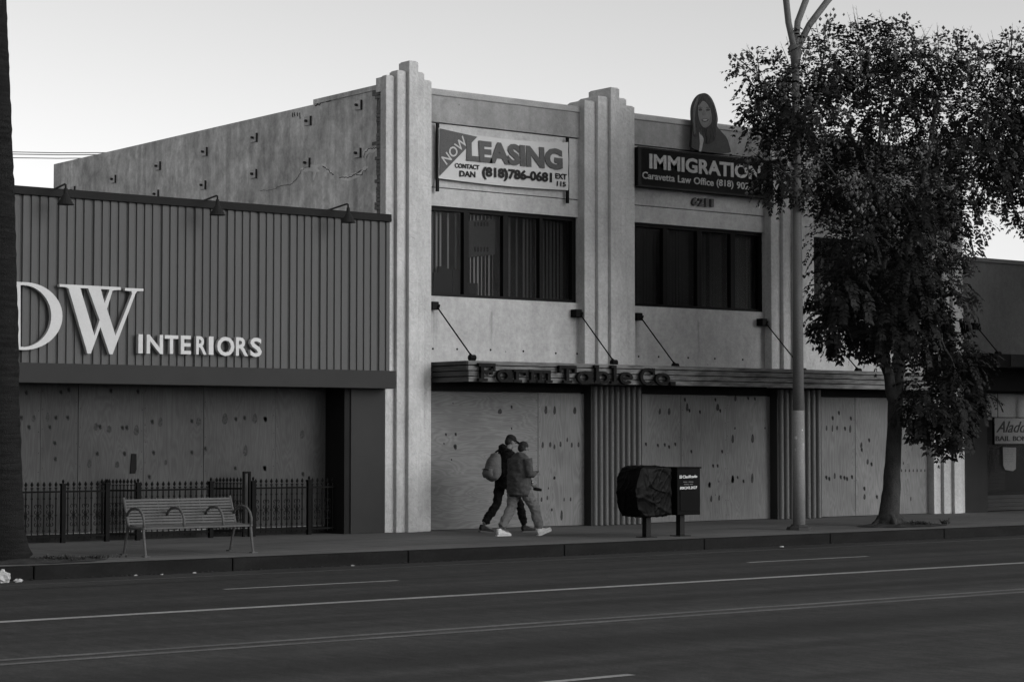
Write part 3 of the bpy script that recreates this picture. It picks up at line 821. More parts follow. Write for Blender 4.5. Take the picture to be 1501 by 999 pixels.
# NOW LEASING banner
zn = zsrc((620,100), 4.54); YN = 31.38
bn = thing('leasing_banner', 'sagging NOW LEASING vinyl banner tied between two black wall battens', 'banner', (24.1, YN, 6.3))
TL, TR, BL, BR = [xz(*zn(*p), YN) for p in ((106,396),(966,492),(104,732),(968,812))]
nu, nv = 48, 16
def bpt(u, v):                      # v = 0 bottom .. 1 top
    t = Vector(TL).lerp(Vector(TR), u); b = Vector(BL).lerp(Vector(BR), u)
    t.y -= .075*math.sin(math.pi*u)**.8; b.y -= .03*math.sin(math.pi*u)
    p = b.lerp(t, v)
    y = YN+.004*math.sin(u*40+v*3)*(.3+v)+.004*math.sin(v*14+u*9)
    return Vector((p.x, y, p.y))
m = MB(); vs = [bpt(i/nu, j/nv) for j in range(nv+1) for i in range(nu+1)]; o_ = 0
m.add(vs, [(j*(nu+1)+i, j*(nu+1)+i+1, (j+1)*(nu+1)+i+1, (j+1)*(nu+1)+i) for j in range(nv) for i in range(nu)])
o = m.build('banner_sheet', M['banner'], bn, smooth=True)
tri = MB()
T = [bpt(.004,.99), bpt(.285,.965), bpt(.004,.04)]
rows = 14
for i in range(rows):
    a0, a1 = i/rows, (i+1)/rows
    L0, L1 = T[0].lerp(T[2], a0), T[0].lerp(T[2], a1); R0, R1 = T[1].lerp(T[2], a0), T[1].lerp(T[2], a1)
    for q in (L0,L1,R0,R1): q.y = YN-.012
    tri.quad(L1, R1, R0, L0)
tri.build('banner_corner', M['banner_red'], bn)
m = MB(); YT = YN-.018
text_on(m, 'LEASING', xz(*zn(292,617), YT), xz(*zn(932,680), YT), xz(*zn(288,470), YT), YT, .006, .055)
m.build('lettering', M['banner_red'], bn)
def tx(s_, A, B, C_, bold=.02):
    m = MB(); text_on(m, s_, xz(*zn(*A), YT), xz(*zn(*B), YT), xz(*zn(*C_), YT), YT, .006, bold); m.build('lettering', M['banner_black'], bn)
tx('CONTACT', (213,662), (376,676), (213,630), .025); tx('DAN', (245,720), (350,728), (245,680), .03)
tx('(818)786-0681', (396,738), (860,778), (396,652), .045)
tx('EXT', (882,734), (958,742), (882,697), .03); tx('115', (892,783), (952,790), (892,750), .03)
m = MB(); text_on(m, 'NOW', xz(*zn(158,645), YT), xz(*zn(302,500), YT), xz(*zn(120,592), YT), YT, .006, .012); m.build('lettering', M['banner_now'], bn)
for xx, z0, z1 in ((22.595, 6.225, 7.49), (25.69, 6.215, 7.49)):
    m = MB(); m.box(xx-.028, xx+.028, YN+.01, YN+.05, z0, z1); m.build('batten', M['black'], bn)

# IMMIGRATION sign with its cut-out portrait and the street number
YI = 31.2
im = thing('office_sign', 'long black sign board reading IMMIGRATION Caravetta Law Office', 'sign', (29.1, YI, 6.65))
MB().box(27.325, 31.06, YI, YW-.055, 6.66, 7.43).build('sign_board', M['signbox'], im, bevel=.01)
m = MB(); m.box(27.322, 27.40, YI-.006, YI+.02, 6.655, 7.435); m.box(27.40, 31.06, YI-.006, YI+.02, 7.405, 7.436); m.box(27.40, 31.06, YI-.006, YI+.02, 6.654, 6.682); m.build('sign_frame', M['signframe'], im)
zi = zsrc((900,110), 4.54); YJ = YI-.016
m = MB()
def ti(s_, A, B, C_, bold): text_on(m, s_, xz(*zi(*A), YJ), xz(*zi(*B), YJ), xz(*zi(*C_), YJ), YJ, .012, bold)
def tw(words, A, B, C_, bold, mat):                    # one line of words, each word a mesh of its own
    full = ' '.join(words); tot = text_w(full)
    A, B, C_ = Vector(A), Vector(B), Vector(C_); x = 0
    for w_ in words:
        a = text_w(full[:x]+'|')-text_w('|') if x else 0; b = a+text_w(w_); x += len(w_)+1
        P0 = A+(B-A)*(a/tot); P1 = A+(B-A)*(b/tot)
        desc = any(c in w_ for c in '()'); up = (C_-A)
        q0 = P0-up*(.16 if desc else 0); q1 = P1-up*(.16 if desc else 0)
        m = MB(); text_on(m, w_, xz(*zi(*q0), YJ), xz(*zi(*q1), YJ), xz(*zi(*(P0+up*(1.06 if desc else 1))), YJ), YJ, .012, bold); m.build('lettering', mat, im)
tw(['IMMIGRATION'], (236,622), (975,700), (236,522), .035, M['signtext'])
tw(['Caravetta','Law','Office','(818)','902-2110'], (190,688), (1022,778), (190,641), .012, M['signtext'])
nb = thing('house_number', 'raised metal street number 6211 under the black office sign', 'house number', (29.1, YW, 6.3))
for ch, a, b in (('6',524,560),('2',566,602),('1',612,630),('1',648,666)):
    m = MB(); dy = (a-520)*.083
    text_on(m, ch, xz(*zi(a, 866+dy), 31.42), xz(*zi(b, 868+dy), 31.42), xz(*zi(a, 812+dy), 31.42), 31.42, .07, .03)
    m.build('numeral', M['steel'], nb)
pc = thing('portrait_cutout', 'flat cut-out portrait of a long-haired smiling woman standing on the black office sign', 'cut-out sign', (29.3, YI, 7.44))
zp = zsrc((1000,120), 8.33); YQ = 31.24
def pl(pts, lay, mat, name, th=.004):
    for _ in range(2):                                  # round the traced corners
        pts = [q for a, b in zip(pts, pts[1:]+pts[:1]) for q in ((a[0]*.75+b[0]*.25, a[1]*.75+b[1]*.25), (a[0]*.25+b[0]*.75, a[1]*.25+b[1]*.75))]
    m = MB(); m.prism_y([xz(*zp(*p), YQ) for p in pts], YQ-.004*lay, YQ-.004*lay+th+(.04 if lay == 0 else 0)); return m.build(name, M[mat], pc)
pl([(262,130),(330,158),(385,240),(425,370),(440,480),(415,535),(470,600),(520,650),(555,700),(580,790),(608,892),(95,838),(112,690),(126,520),(112,400),(120,280),(180,168)], 0, 'jacket_p', 'jacket')
pl([(262,132),(330,160),(384,242),(423,372),(437,480),(405,560),(415,640),(395,720),(335,760),(280,760),(270,700),(235,600),(205,560),(190,680),(125,670),(128,520),(114,400),(122,282),(182,170)], 1, 'hair_p', 'hair')
pl([(300,150),(345,190),(395,280),(425,400),(430,480),(405,540),(410,420),(385,300),(340,210)], 2, 'hair_hi', 'hair_highlight')
pl([(180,190),(210,165),(165,300),(150,450),(165,620),(140,660),(128,500),(124,320)], 2, 'hair_hi', 'hair_highlight')
pl([(215,225),(255,205),(300,230),(330,300),(352,380),(358,460),(345,515),(310,550),(268,565),(232,540),(205,480),(188,400),(186,320),(195,260)], 3, 'face_p', 'face')
pl([(216,222),(250,200),(305,225),(335,300),(330,318),(300,262),(256,228),(225,250),(195,300),(192,262)], 4, 'hair_p', 'fringe')
pl([(195,332),(215,322),(240,335),(238,352),(212,358),(196,350)], 4, 'face_dk', 'eye'); pl([(286,338),(310,325),(336,336),(332,352),(306,360),(288,352)], 4, 'face_dk', 'eye')
pl([(190,318),(214,306),(240,316),(240,322),(214,314),(192,325)], 4, 'face_dk', 'brow'); pl([(284,318),(312,306),(340,318),(338,324),(312,314),(286,325)], 4, 'face_dk', 'brow')
pl([(252,345),(268,345),(284,400),(276,412),(246,412),(240,402)], 4, 'face_md', 'nose')
pl([(226,462),(262,452),(322,458),(305,482),(270,492),(240,484)], 4, 'face_dk', 'mouth')
pl([(238,464),(264,459),(306,463),(292,474),(266,478),(246,474)], 5, 'teeth', 'teeth')
pl([(345,400),(358,470),(342,520),(300,556),(268,566),(270,550),(310,520),(335,470)], 4, 'face_md', 'cheek')
pl([(200,600),(212,640),(236,655),(262,700),(246,760),(230,858),(197,854),(212,770),(206,700)], 3, 'blouse_p', 'blouse')
pl([(300,560),(350,545),(385,580),(400,640),(380,720),(330,755),(285,745),(300,690),(280,640)], 4, 'hair_p', 'curls')
pl([(108,520),(128,520),(116,690),(112,836),(96,836),(102,690)], 1, 'black', 'cut_edge')

# ------------------------------------------------------------------ neighbour building on the right
nbd = thing('neighbour_building', 'low grey stucco shop with dark canopy at the right edge behind the tree', 'building', (40, 31.5, 0))
m = MB(); m.box(37.14, 52, YW, YW+.3, 2.9, 5.70); m.box(37.16, 52, 45, 45.2, 0, 5.7); m.box(51.8, 52, YW+.3, 45, 0, 5.7); m.build('stucco_wall', M['neigh'], nbd)
MB().box(37.14, 52, YW-.04, YW+.35, 5.70, 5.80).build('coping', M['neigh_cap'], nbd, bevel=.01)
MB().box(37.16, 51.8, YW+.3, 45, 5.3, 5.4).build('roof', M['roofing'], nbd)
MB().box(37.143, 37.92, 31.30, 32.3, 0, 3.05).build('dark_pier', M['neigh_dark'], nbd)
m = MB(); m.box(37.10, 52, 30.32, YW, 3.24, 3.545); m.build('canopy', M['soffit'], nbd, bevel=.01)
m = MB(); m.box(37.55, 52, 30.30, 30.318, 3.27, 3.53); m.build('canopy_fascia', M['neigh_fascia'], nbd)
MB().box(37.145, 52, 31.0, YW-.003, 2.74, 3.24).build('header_beam', M['soffit'], nbd)
w = onY(1430,478,YW-.12); c = onY(1464,518,30.4); tie_rod(nbd, (w.x,YW,w.z), c)
YV = 31.62
f = MB(); f.box(37.92, 52, YV-.05, YV+.05, .38, .45); f.box(37.92, 52, YV-.05, YV+.05, 2.70, 2.9)
for xx in (37.94, 39.9, 42.2, 44.5): f.box(xx, xx+.06, YV-.048, YV+.048, .45, 2.7)
sf = f.build('shop_window', M['frame'], nbd)
for a, b in ((38.0,39.9),(39.96,42.2),(42.26,44.5)):
    MB().quad((a,YV,.45),(b,YV,.45),(b,YV,2.7),(a,YV,2.7)).build('pane', M['shopglass'], sf)
MB().box(44.56, 52, YV-.04, YV+.04, .0, 2.7).build('side_wall', M['neigh_dark'], nbd)
m = MB()
for i in range(4): m.box(37.92, 52, YW-.02-.006*(i % 2), YV+.05, .02+.09*i, .105+.09*i)
m.build('stall_riser', M['clap'], nbd)
# dim back wall, then panels standing in for the glass's reflected sky and house
m = MB(); m.box(37.93, 52, 33.4, 33.5, 0, 2.9); m.build('display_back', M['interior'], nbd)
m = MB()
a = onY(1462,573,31.9); m.box(38.35, 38.60, 31.88, 31.92, 2.14, 2.72, 0); m.box(38.62, 41.0, 31.93, 31.96, 2.10, 2.72, 1)
m.build('reflection_panel', [M['pole_low'], M['sticker']], nbd)
m = MB()
for i in range(12): m.box(37.95, 39.4, 32.0+.012*(i % 2), 32.06, .46+.085*i, .54+.085*i)
m.build('reflected_clapboard', M['clap'], nbd)
m = MB(); m.prism_y([(37.9,1.50),(38.6,1.50),(38.2,1.86)], 31.94, 31.98); m.build('reflected_gable', M['pillar'], nbd)
ab = thing('bail_bonds_sign', 'pale hanging board reading Aladdin BAIL BONDS in the shop window', 'sign', (39.2, 31.45, 1.55))
YA = 31.42
x0, z1 = xz(1457.5, 612, YA); _, z0 = xz(1457.5, 650, YA)
m = MB(); m.box(x0, x0+1.62, YA, YA+.05, z0, z1); m.build('board', M['aged_sign'], ab, bevel=.006)
m = MB(); m.box(x0-.01, x0+1.63, YA-.008, YA+.055, z1, z1+.018); m.box(x0-.01, x0+1.63, YA-.008, YA+.055, z0-.016, z0); m.box(x0-.012, x0, YA-.008, YA+.055, z0, z1)
for xx in (x0+.15, x0+1.45): m.tube([(xx,YA+.02,z1),(xx,YA+.02,2.75)], .008, 6)
m.build('hanger_frame', M['black'], ab)
zq = zsrc((1390,500), 3.7)
m = MB()
q0 = xz(*zq(258,540), YA-.01); q1 = (q0[0]+1.42, q0[1]-.0); q2 = xz(*zq(258,513), YA-.01)
text_on(m, 'BAIL', q0, (q0[0]+.52, q0[1]), q2, YA-.01, .01, .012); m.build('lettering', M['sign_ink'], ab); m = MB()
q3 = (q0[0]+.62, q0[1]); text_on(m, 'BONDS', q3, (q3[0]+.80, q3[1]), (q3[0], q2[1]), YA-.01, .01, .012); m.build('lettering', M['sign_ink'], ab); m = MB()
q0 = xz(*zq(262,494), YA-.01); q2 = xz(*zq(262,432), YA-.01)
text_on(m, 'Aladdin', q0, (q0[0]+1.36, q0[1]), q2, YA-.01, .01, .004, .45)
m.build('lettering', M['sign_ink'], ab)
nt_ = thing('paper_notice', 'tattered white paper notice hung below the bail bonds board', 'notice', (38.6, 31.5, 1.2))
YO = 31.56
x0, z1 = xz(1470, 655, YO); x1, z0 = xz(1489, 688, YO)
m = MB(); m.prism_y([(x0,z1),(x1+.02,z1-.01),(x1,z0+.02),(x1-.1,z0-.03),(x0+.08,z0),(x0+.01,z0+.1)], YO, YO+.004); m.build('sheet', M['paper'], nt_)
m = MB()
for i in range(6): m.box(x0+.05, x1-.04-.03*(i % 3), YO-.003, YO-.001, z1-.06-.055*i, z1-.045-.055*i)
m.build('print_lines', M['dim_white'], nt_)

# ------------------------------------------------------------------ wrought-iron fence
YFN = 31.58
def picket(root, x, y, h=1.0, scroll=None):
    m = MB(); m.box(x-.008, x+.008, y-.008, y+.008, .06, h-.10)
    m.add([(x,y,h),(x-.03,y,h-.055),(x,y-.014,h-.055),(x+.03,y,h-.055),(x,y+.014,h-.055),(x,y,h-.10)], [(0,1,2),(0,2,3),(0,3,4),(0,4,1),(5,2,1),(5,3,2),(5,4,3),(5,1,4)])
    m.box(x-.018, x+.018, y-.012, y+.012, h-.125, h-.10)
    for zz in (.72, .45, .2): m.box(x-.014, x+.014, y-.012, y+.012, zz-.014, zz+.014)
    return m.build('picket', M['iron'], root)
def scroll_mesh(root, x, y):
    m = MB()
    for sx in (-1, 1):
        for cz, dr in ((.60,1),(.50,-1),(.40,1),(.30,-1)):
            pts = []
            for k_ in range(11):
                t = k_/10; a = R(-80+300*t); r = .034*(1-.45*t)
                pts.append((x+sx*(.030+r*math.cos(a)*.9), y, cz+dr*r*math.sin(a)))
            m.tube(pts, .0065, 5)
    m.box(x-.02, x+.02, y-.012, y+.012, .43, .47)
    return m.build('scrollwork', M['iron'], root)
def rail_box(m, a, b, z, h=.03):
    a, b = Vector(a), Vector(b); d = (b-a).normalized(); n = Vector((-d.y, d.x, 0))*.012
    m.add([a+n+Vector((0,0,z)), a-n+Vector((0,0,z)), b-n+Vector((0,0,z)), b+n+Vector((0,0,z)), a+n+Vector((0,0,z+h)), a-n+Vector((0,0,z+h)), b-n+Vector((0,0,z+h)), b+n+Vector((0,0,z+h))],
          [(0,3,2,1),(4,5,6,7),(0,1,5,4),(1,2,6,5),(2,3,7,6),(3,0,4,7)])
def fence(name, label, cat, a, b, posts=(), scr=True, h=1.0, low=.09, group='iron fencing along the recessed shop front', pitch=.105):
    a, b = Vector((a[0],a[1],0)), Vector((b[0],b[1],0)); L = (b-a).length; d = (b-a)/L
    root = thing(name, label, cat, a, group)
    for zr_ in (.815, low): m = MB(); rail_box(m, a, b, zr_); m.build('rail', M['iron'], root)
    n = int(L/pitch)
    proto = None; sp = None
    for i in range(n):
        p = a+d*(pitch*(i+.5))
        if any(abs((p-a).length-q) < .05 for q in posts): continue
        if proto is None:
            proto = picket(root, p.x, p.y, h); p0 = p
            if scr: sp = scroll_mesh(proto, p.x, p.y)
        else:
            c_ = proto.copy(); COL.objects.link(c_); c_.parent = root; c_.location = p-p0
            if scr and i % 2 == 0:
                s2 = sp.copy(); COL.objects.link(s2); s2.parent = c_
    for q in posts:
        p = a+d*q; m = MB(); m.box(p.x-.035, p.x+.035, p.y-.035, p.y+.035, 0, .93); m.box(p.x-.045, p.x+.045, p.y-.045, p.y+.045, .93, .96)
        m.tube([(p.x,p.y,.96),(p.x,p.y,1.0),(p.x,p.y,1.03)], [.012,.022,.004], 6)
        m.build('post', M['iron'], root)
    return root
XA = onY(203,720,YFN).x; XB = onY(357,720,YFN).x; XPL = onY(92.5,720,YFN).x; XPR = onY(453,720,YFN).x; XG0 = onY(157,720,YFN).x; XG1 = onY(371,720,YFN).x
fence('iron_fence', 'black iron fence with scrollwork between the palm trunk and the bench', 'fence', (11.6,YFN), (XG0+.04,YFN), (XPL-11.6, XG0-11.6))
fence('iron_fence', 'plain barred black iron fence panel straight behind the bench', 'fence', (XA,YFN+.02), (onY(312,720,YFN).x,YFN+.02), (.0, onY(310,720,YFN).x-XA), False, .98)
fence('iron_fence', 'black iron fence with scrollwork between the bench and the dark corner pillar', 'fence', (XG1,YFN), (20.5,YFN), (0, XPR-XG1))
fence('iron_gate', 'open iron gate leaf standing edge-on behind the left end of the bench', 'gate', (XA-.06,YFN-.05), (XA-.56,YFN+.29), (), True, 1.03, pitch=.06)
fence('iron_gate', 'open iron gate leaf standing edge-on behind the right end of the bench', 'gate', (XB-.05,YFN-.05), (XB-.44,YFN+.29), (), True, 1.03, pitch=.06)
gp = thing('gate_post', 'tall double iron gate post with a closed top behind the bench armrest', 'gate post', (XB,YFN,0))
m = MB()
for xx in (XB-.0, XB+.11): m.box(xx-.018, xx+.018, YFN-.03, YFN+.01, 0, 1.085)
m.box(XB-.018, XB+.128, YFN-.032, YFN+.012, 1.085, 1.12); m.build('post_frame', M['iron'], gp)

# ------------------------------------------------------------------ bench
bx0, bx1, by = 14.43, 16.19, 27.86
be = thing('street_bench', 'slatted grey metal bench with looped armrests by the kerb', 'bench', (15.3, 27.5, 0))
m = MB()
def slat_path(m, lst, mat, name):
    for (y0, z0, y1, z1) in lst:
        d = Vector((0, y1-y0, z1-z0)); n = Vector((0, -d.z, d.y)).normalized()*.012
        p = [Vector((0,y0,z0)), Vector((0,y1,z1))]
        vs = []
        for xx in (bx0, bx1):
            for q, sg in ((p[0],-1),(p[1],-1),(p[1],1),(p[0],1)): vs.append(Vector((xx, q.y, q.z))+n*sg)
        m.add(vs, [(0,1,2,3),(7,6,5,4),(0,4,5,1),(1,5,6,2),(2,6,7,3),(3,7,4,0)])
    return m.build(name, mat, be)
bk_, st_ = [], []
for i in range(9):
    t0 = i/9; t1 = t0+.078
    f_ = lambda t: (27.72+.16*t, .44+.375*t)
    bk_.append((*f_(t0), *f_(t1)))
for i in range(7):
    f2_ = lambda t: (27.68-.44*t, .415+.012*math.cos(t*3)-.0*t)
    t0 = i/7; st_.append((*f2_(t0), *f2_(t0+.105)))
slat_path(MB(), bk_, M['bench'], 'backrest'); slat_path(MB(), st_, M['bench'], 'seat')
m = MB()
for fx in (.30, .5, .70):
    xx = bx0+(bx1-bx0)*fx
    m.tube([(xx,27.89,.82),(xx,27.735,.44),(xx,27.68,.39),(xx,27.22,.39)], .014, 6)
for xx in (bx0+.36, bx0+.42, bx0+.95, bx1-.36, bx1-.42): m.tube([(xx,27.90,.82),(xx,27.742,.45)], .008, 6)
m.build('support_strap', M['bench'], be, smooth=True)
for xx in (bx0-.01, bx1+.01):
    m = MB(); m.tube([(xx,27.89,.83),(xx,27.80,.62),(xx,27.73,.45),(xx,27.70,.41),(xx,27.64,.40),(xx,27.24,.41)], .022, 8); m.build('end_frame', M['bench'], be, smooth=True)
    m = MB(); m.tube([(xx,27.72,.43),(xx,27.80,.22),(xx,27.86,.012)], [.022,.02,.018], 8); m.box(xx-.045, xx+.045, 27.82, 27.91, 0, .015); m.build('leg', M['bench_dark'], be, smooth=False)
    m = MB(); m.tube([(xx,27.27,.42),(xx,27.24,.22),(xx,27.19,.012)], [.022,.02,.018], 8); m.box(xx-.045, xx+.045, 27.14, 27.23, 0, .015); m.build('leg', M['bench'], be, smooth=False)
def arm(xx, r=.02):
    m = MB(); pts = [(xx,27.82,.58)]
    for k_ in range(9):
        a = R(150-150*k_/8); pts.append((xx, 27.50-.24*math.cos(R(180)-0)*0+.24*math.cos(a)*1.0+.02, .55+.13*math.sin(a)))
    pts = [(xx,27.78,.56),(xx,27.72,.63),(xx,27.62,.68),(xx,27.50,.69),(xx,27.38,.665),(xx,27.29,.60),(xx,27.25,.52),(xx,27.25,.42)]
    m.tube(pts, r, 8); m.build('armrest', M['bench'], be, smooth=True)
for xx in (bx0-.01, bx0+.64, bx0+1.29, bx1+.01): arm(xx, .02)

# ------------------------------------------------------------------ news boxes
def news(x0, x1, y0, y1, z0, z1, px_, py_, label):
    t = thing('news_box', label, 'newspaper box', (px_, py_, 0), 'newspaper boxes by the kerb')
    MB().box(x0, x1, y0, y1, z0, z1).build('body', M['newsbox'], t, bevel=.012)
    m = MB(); m.box(px_-.055, px_+.055, py_-.055, py_+.055, .012, z0+.01); m.build('post', M['newspost'], t, bevel=.006)
    MB().box(px_-.13, px_+.13, py_-.13, py_+.13, 0, .013).build('base_plate', M['newspost'], t)
    return t
NY = 26.98
n1 = news(23.66, 24.20, NY+.02, NY+.42, .40, 1.16, 23.98, 27.19, 'left newspaper box, hidden under black plastic wrapping')
n2 = news(24.50, 25.04, NY, NY+.40, .37, 1.17, 24.76, 27.19, 'black newspaper box with white El Clasificado print')
MB().box(24.48, 25.06, NY-.015, NY+.42, 1.17, 1.195).build('lid', M['newsbox'], n2, bevel=.006)
m = MB(); m.box(24.56, 24.98, NY-.012, NY-.002, .44, .80); m.build('door', M['newsbox'], n2, bevel=.004)
zk = zsrc((970,670), 16.66); YK = NY-.006
def tk(s_, A, B, C_, bold):
    m = MB(); text_on(m, s_, xz(*zk(*A), YK), xz(*zk(*B), YK), xz(*zk(*C_), YK), YK, .004, bold); m.build('lettering', M['white'], n2)
tk('El', (438,512), (495,509), (438,440), .02); tk('Clasificado', (512,509), (868,492), (512,437), .02); tk('800.242.2027', (446,782), (866,760), (446,716), .02)
for (xa, xb, yy) in ((528,632,597),(655,785,594),(545,665,655),(685,765,650)):
    m = MB()
    for w_ in range(int((xb-xa)/20)):
        p0 = xz(*zk(xa+w_*20, yy+12), YK); p1 = xz(*zk(xa+w_*20+15, yy-10), YK); m.box(p0[0], p1[0], YK-.002, YK+.002, p0[1], p1[1])
    m.build('fine_print', M['dim_white'], n2)
# plastic wrapped round the left box: one crumpled sheet
random.seed(11)
bb = MB(); cx, cyy, cz = 23.87, NY+.22, .79; hx, hy, hz = .40, .26, .44
hull = bmesh.new()
prof = [(23.245,.80),(23.33,1.02),(23.46,1.185),(23.60,1.20),(23.72,1.235),(23.90,1.235),(24.05,1.195),(24.18,1.20),(24.335,1.19),(24.35,.98),(24.325,.70),(24.33,.40),(24.20,.36),(23.95,.375),(23.70,.35),(23.50,.365),(23.36,.50)]
rr = random.Random(4)
for (x_, z_) in prof:
    if x_ < 23.9: x_ = 23.9-(23.9-x_)*.64
    for y_ in (NY-.035, NY+.46):
        ins = rr.uniform(0, .03)
        hull.verts.new((x_+(23.85-x_)*ins*2, y_+rr.uniform(-.03,.03), z_+(.8-z_)*ins))
    hull.verts.new((x_, NY+.2+rr.uniform(-.1,.1), z_))
for (x_, z_, d_) in ((23.80,.85,.06),(24.1,.95,.045),(23.95,.62,.05),(24.2,.7,.04)): hull.verts.new((x_, NY-.035-d_*.6, z_))
r_ = bmesh.ops.convex_hull(hull, input=hull.verts)
bmesh.ops.delete(hull, geom=[g_ for g_ in r_['geom_interior'] if isinstance(g_, bmesh.types.BMVert)], context='VERTS')
bmesh.ops.triangulate(hull, faces=hull.faces)
for _ in range(2): bmesh.ops.subdivide_edges(hull, edges=hull.edges[:], cuts=3, use_grid_fill=True)
hull.normal_update(); nv_ = []
for v in hull.verts:
    p = v.co; d = .006*mnoise.noise(p*4)
    for (dx, dz, fr, am, sd_) in ((.35,1,7,.011,1),(1,.3,8,.010,7),(.9,-.8,10,.009,4),(1,-.35,15,.006,3)):
        q = Vector((p.x*dx+p.z*dz, (p.z*dx-p.x*dz)*.3, p.y*.5))*fr*.6
        d += am*(max(0, 1-abs(mnoise.noise(q+Vector((sd_,sd_*2,0))))*9)-.15)
    nv_.append(p+v.normal*d)
hull.verts.index_update()
bb.add(nv_, [tuple(v.index for v in f_.verts) for f_ in hull.faces]); hull.free()
o = bb.build('plastic_wrap', M['plastic'], None, smooth=True, org=(cx, cyy, .35))
tag(o, 'crumpled black plastic sheet wrapped over the left newspaper box', 'plastic sheet')

# ------------------------------------------------------------------ street lamp
lp = onZ(1172, 776, 0)
lx, ly = 28.09, 27.6
sl = thing('street_lamp', 'tall painted steel street lamp post splitting into three curved arms', 'street lamp', (lx, ly, 0))
m = MB(); m.tube([(lx,ly,2.19),(lx,ly,5.2),(lx-.02,ly,8.75)], [.105,.088,.070], 20); m.build('pole', M['pole'], sl, smooth=True)
m = MB(); m.tube([(lx,ly,.05),(lx,ly,2.20)], [.116,.107], 20); m.build('pole_base', M['pole_low'], sl, smooth=True)
m = MB(); m.loft([((lx,ly,0),.24,.24),((lx,ly,.05),.22,.22),((lx,ly,.07),.16,.16),((lx,ly,.10),.14,.14)], 8); m.build('foot', M['gutter'], sl)
m = MB(); m.loft([((lx-.02,ly,8.55),.076,.076),((lx-.02,ly,8.8),.10,.10),((lx-.02,ly,9.0),.13,.10)], 16); m.build('crotch', M['pole'], sl, smooth=True)
def lamp_arm(pts, r=.062):
    m = MB(); n = len(pts)
    m.tube(pts, r, 12); m.build('arm', M['pole'], sl, smooth=True)
    e = Vector(pts[-1]); d = (Vector(pts[-1])-Vector(pts[-2])).normalized(); d.z = 0; d = d.normalized()
    m = MB(); m.loft([(e-d*.05, .06,.06),(e+d*.12,.10,.15),(e+d*.5,.09,.17),(e+d*.7,.04,.08)], 12); m.build('lamp_head', M['pole'], sl, smooth=True)
def crv(tip, ctrl):
    a = Vector((lx-.02,ly,8.75)); b = Vector(ctrl); c_ = Vector(tip); out = []
    for i in range(15):
        t = i/14; out.append(a*(1-t)**2+b*(2*t*(1-t))+c_*t*t)
    return out
def arm_path(px2, tipdir):
    p0 = Vector((lx-.02, ly, 8.78)); p1 = onY(px2[0], px2[1], ly)
    return p0, p1
lamp_arm([(lx-.02,ly,8.78),(lx-.09,ly-.01,9.02),(lx-.22,ly-.02,9.40),(lx-.295,ly-.03,9.85),(lx-.34,ly-.05,10.3),(lx-.55,ly-.15,10.75),(lx-1.0,ly-.4,10.95)])
lamp_arm([(lx-.02,ly,8.78),(lx+.02,ly+.02,9.10),(lx+.08,ly+.04,9.45),(lx+.29,ly+.02,9.9),(lx+.50,ly+.2,10.3),(lx+.75,ly+.6,10.75),(lx+1.0,ly+1.1,10.95)])
lamp_arm([(lx-.02,ly,8.78),(lx+.07,ly-.01,9.02),(lx+.33,ly-.02,9.42),(lx+.80,ly-.04,9.93),(lx+1.2,ly-.1,10.35),(lx+1.6,ly-.3,10.75),(lx+2.1,ly-.6,10.95)])
for px, py, w_, h_ in ((1177,654,4,10),(1166.5,641,3,4),(1165,659,3,5),(1175,630,1.5,2)):
    m = MB(); zc_ = onY(px, py, ly-.1).z; u_ = max(-.96, min(.96, (px-1170.8)/7.8))
    hr = Vector((_cy, -_sy, 0)); hf = Vector((_sy, _cy, 0)); rr_ = .109
    vs = []
    for k_ in range(4):
        uu = max(-.99, min(.99, u_+(k_/3-.5)*w_/7.8)); n_ = hr*uu-hf*math.sqrt(1-uu*uu)
        q_ = Vector((lx, ly, 0))+n_*rr_
        vs += [(q_.x, q_.y, zc_-h_*.0062), (q_.x, q_.y, zc_+h_*.0062)]
    m.add(vs, [(2*k_, 2*k_+2, 2*k_+3, 2*k_+1) for k_ in range(3)])
    m.build('sticker', M['sticker'], sl)

# ------------------------------------------------------------------ trees
def limb(mb, pts, radii, seg=10, jit=.02):
    P = [Vector(p) for p in pts]; out = []; rs = []
    for i in range(len(P)-1):
        for k_ in range(4):
            t = k_/4; p = P[i].lerp(P[i+1], t)
            p += Vector((random.uniform(-jit,jit), random.uniform(-jit,jit), 0)); out.append(p); rs.append(radii[i]*(1-t)+radii[i+1]*t)
    out.append(P[-1]); rs.append(radii[-1])
    mb.tube(out, rs, seg)
random.seed(21)
tX, tY = 30.70, 27.75
tr = thing('street_tree', 'leafy street tree with pale seed pods at the kerb beside the lamp post', 'tree', (tX, tY, 0))
def tp(px, py, dy=0): return onY(px, py, tY+dy)
tk_ = MB()
b0 = Vector((tX,tY,0))
limb(tk_, [b0+Vector((0,0,-.05)), b0+Vector((0,0,.08)), b0+Vector((.0,0,.25)), tp(1306.5,720), tp(1309,680), tp(1311,620), tp(1313,585)], [.36,.27,.20,.175,.155,.14,.15], 14, .008)
for a in range(5):
    an = a*1.26+.4; d = Vector((math.cos(an), math.sin(an), 0))
    limb(tk_, [b0+Vector((0,0,.22))+d*.1, b0+Vector((0,0,.06))+d*.28, b0+Vector((0,0,-.03))+d*.48], [.10,.06,.02], 7, .01)
limb(tk_, [tp(1312,600), tp(1305,560), tp(1294,515,.05), tp(1285,470,.1), tp(1290,410,.1), tp(1300,350,.1), tp(1280,270,.2), tp(1240,190,.3)], [.13,.105,.095,.09,.085,.075,.055,.03], 10, .02)
limb(tk_, [tp(1313,595), tp(1317,550), tp(1320,500,-.1), tp(1323,440,-.1), tp(1333,345,-.2), tp(1355,260,-.2), tp(1372,160,-.2), tp(1380,95,-.2)], [.13,.12,.11,.10,.085,.06,.04,.015], 10, .02)
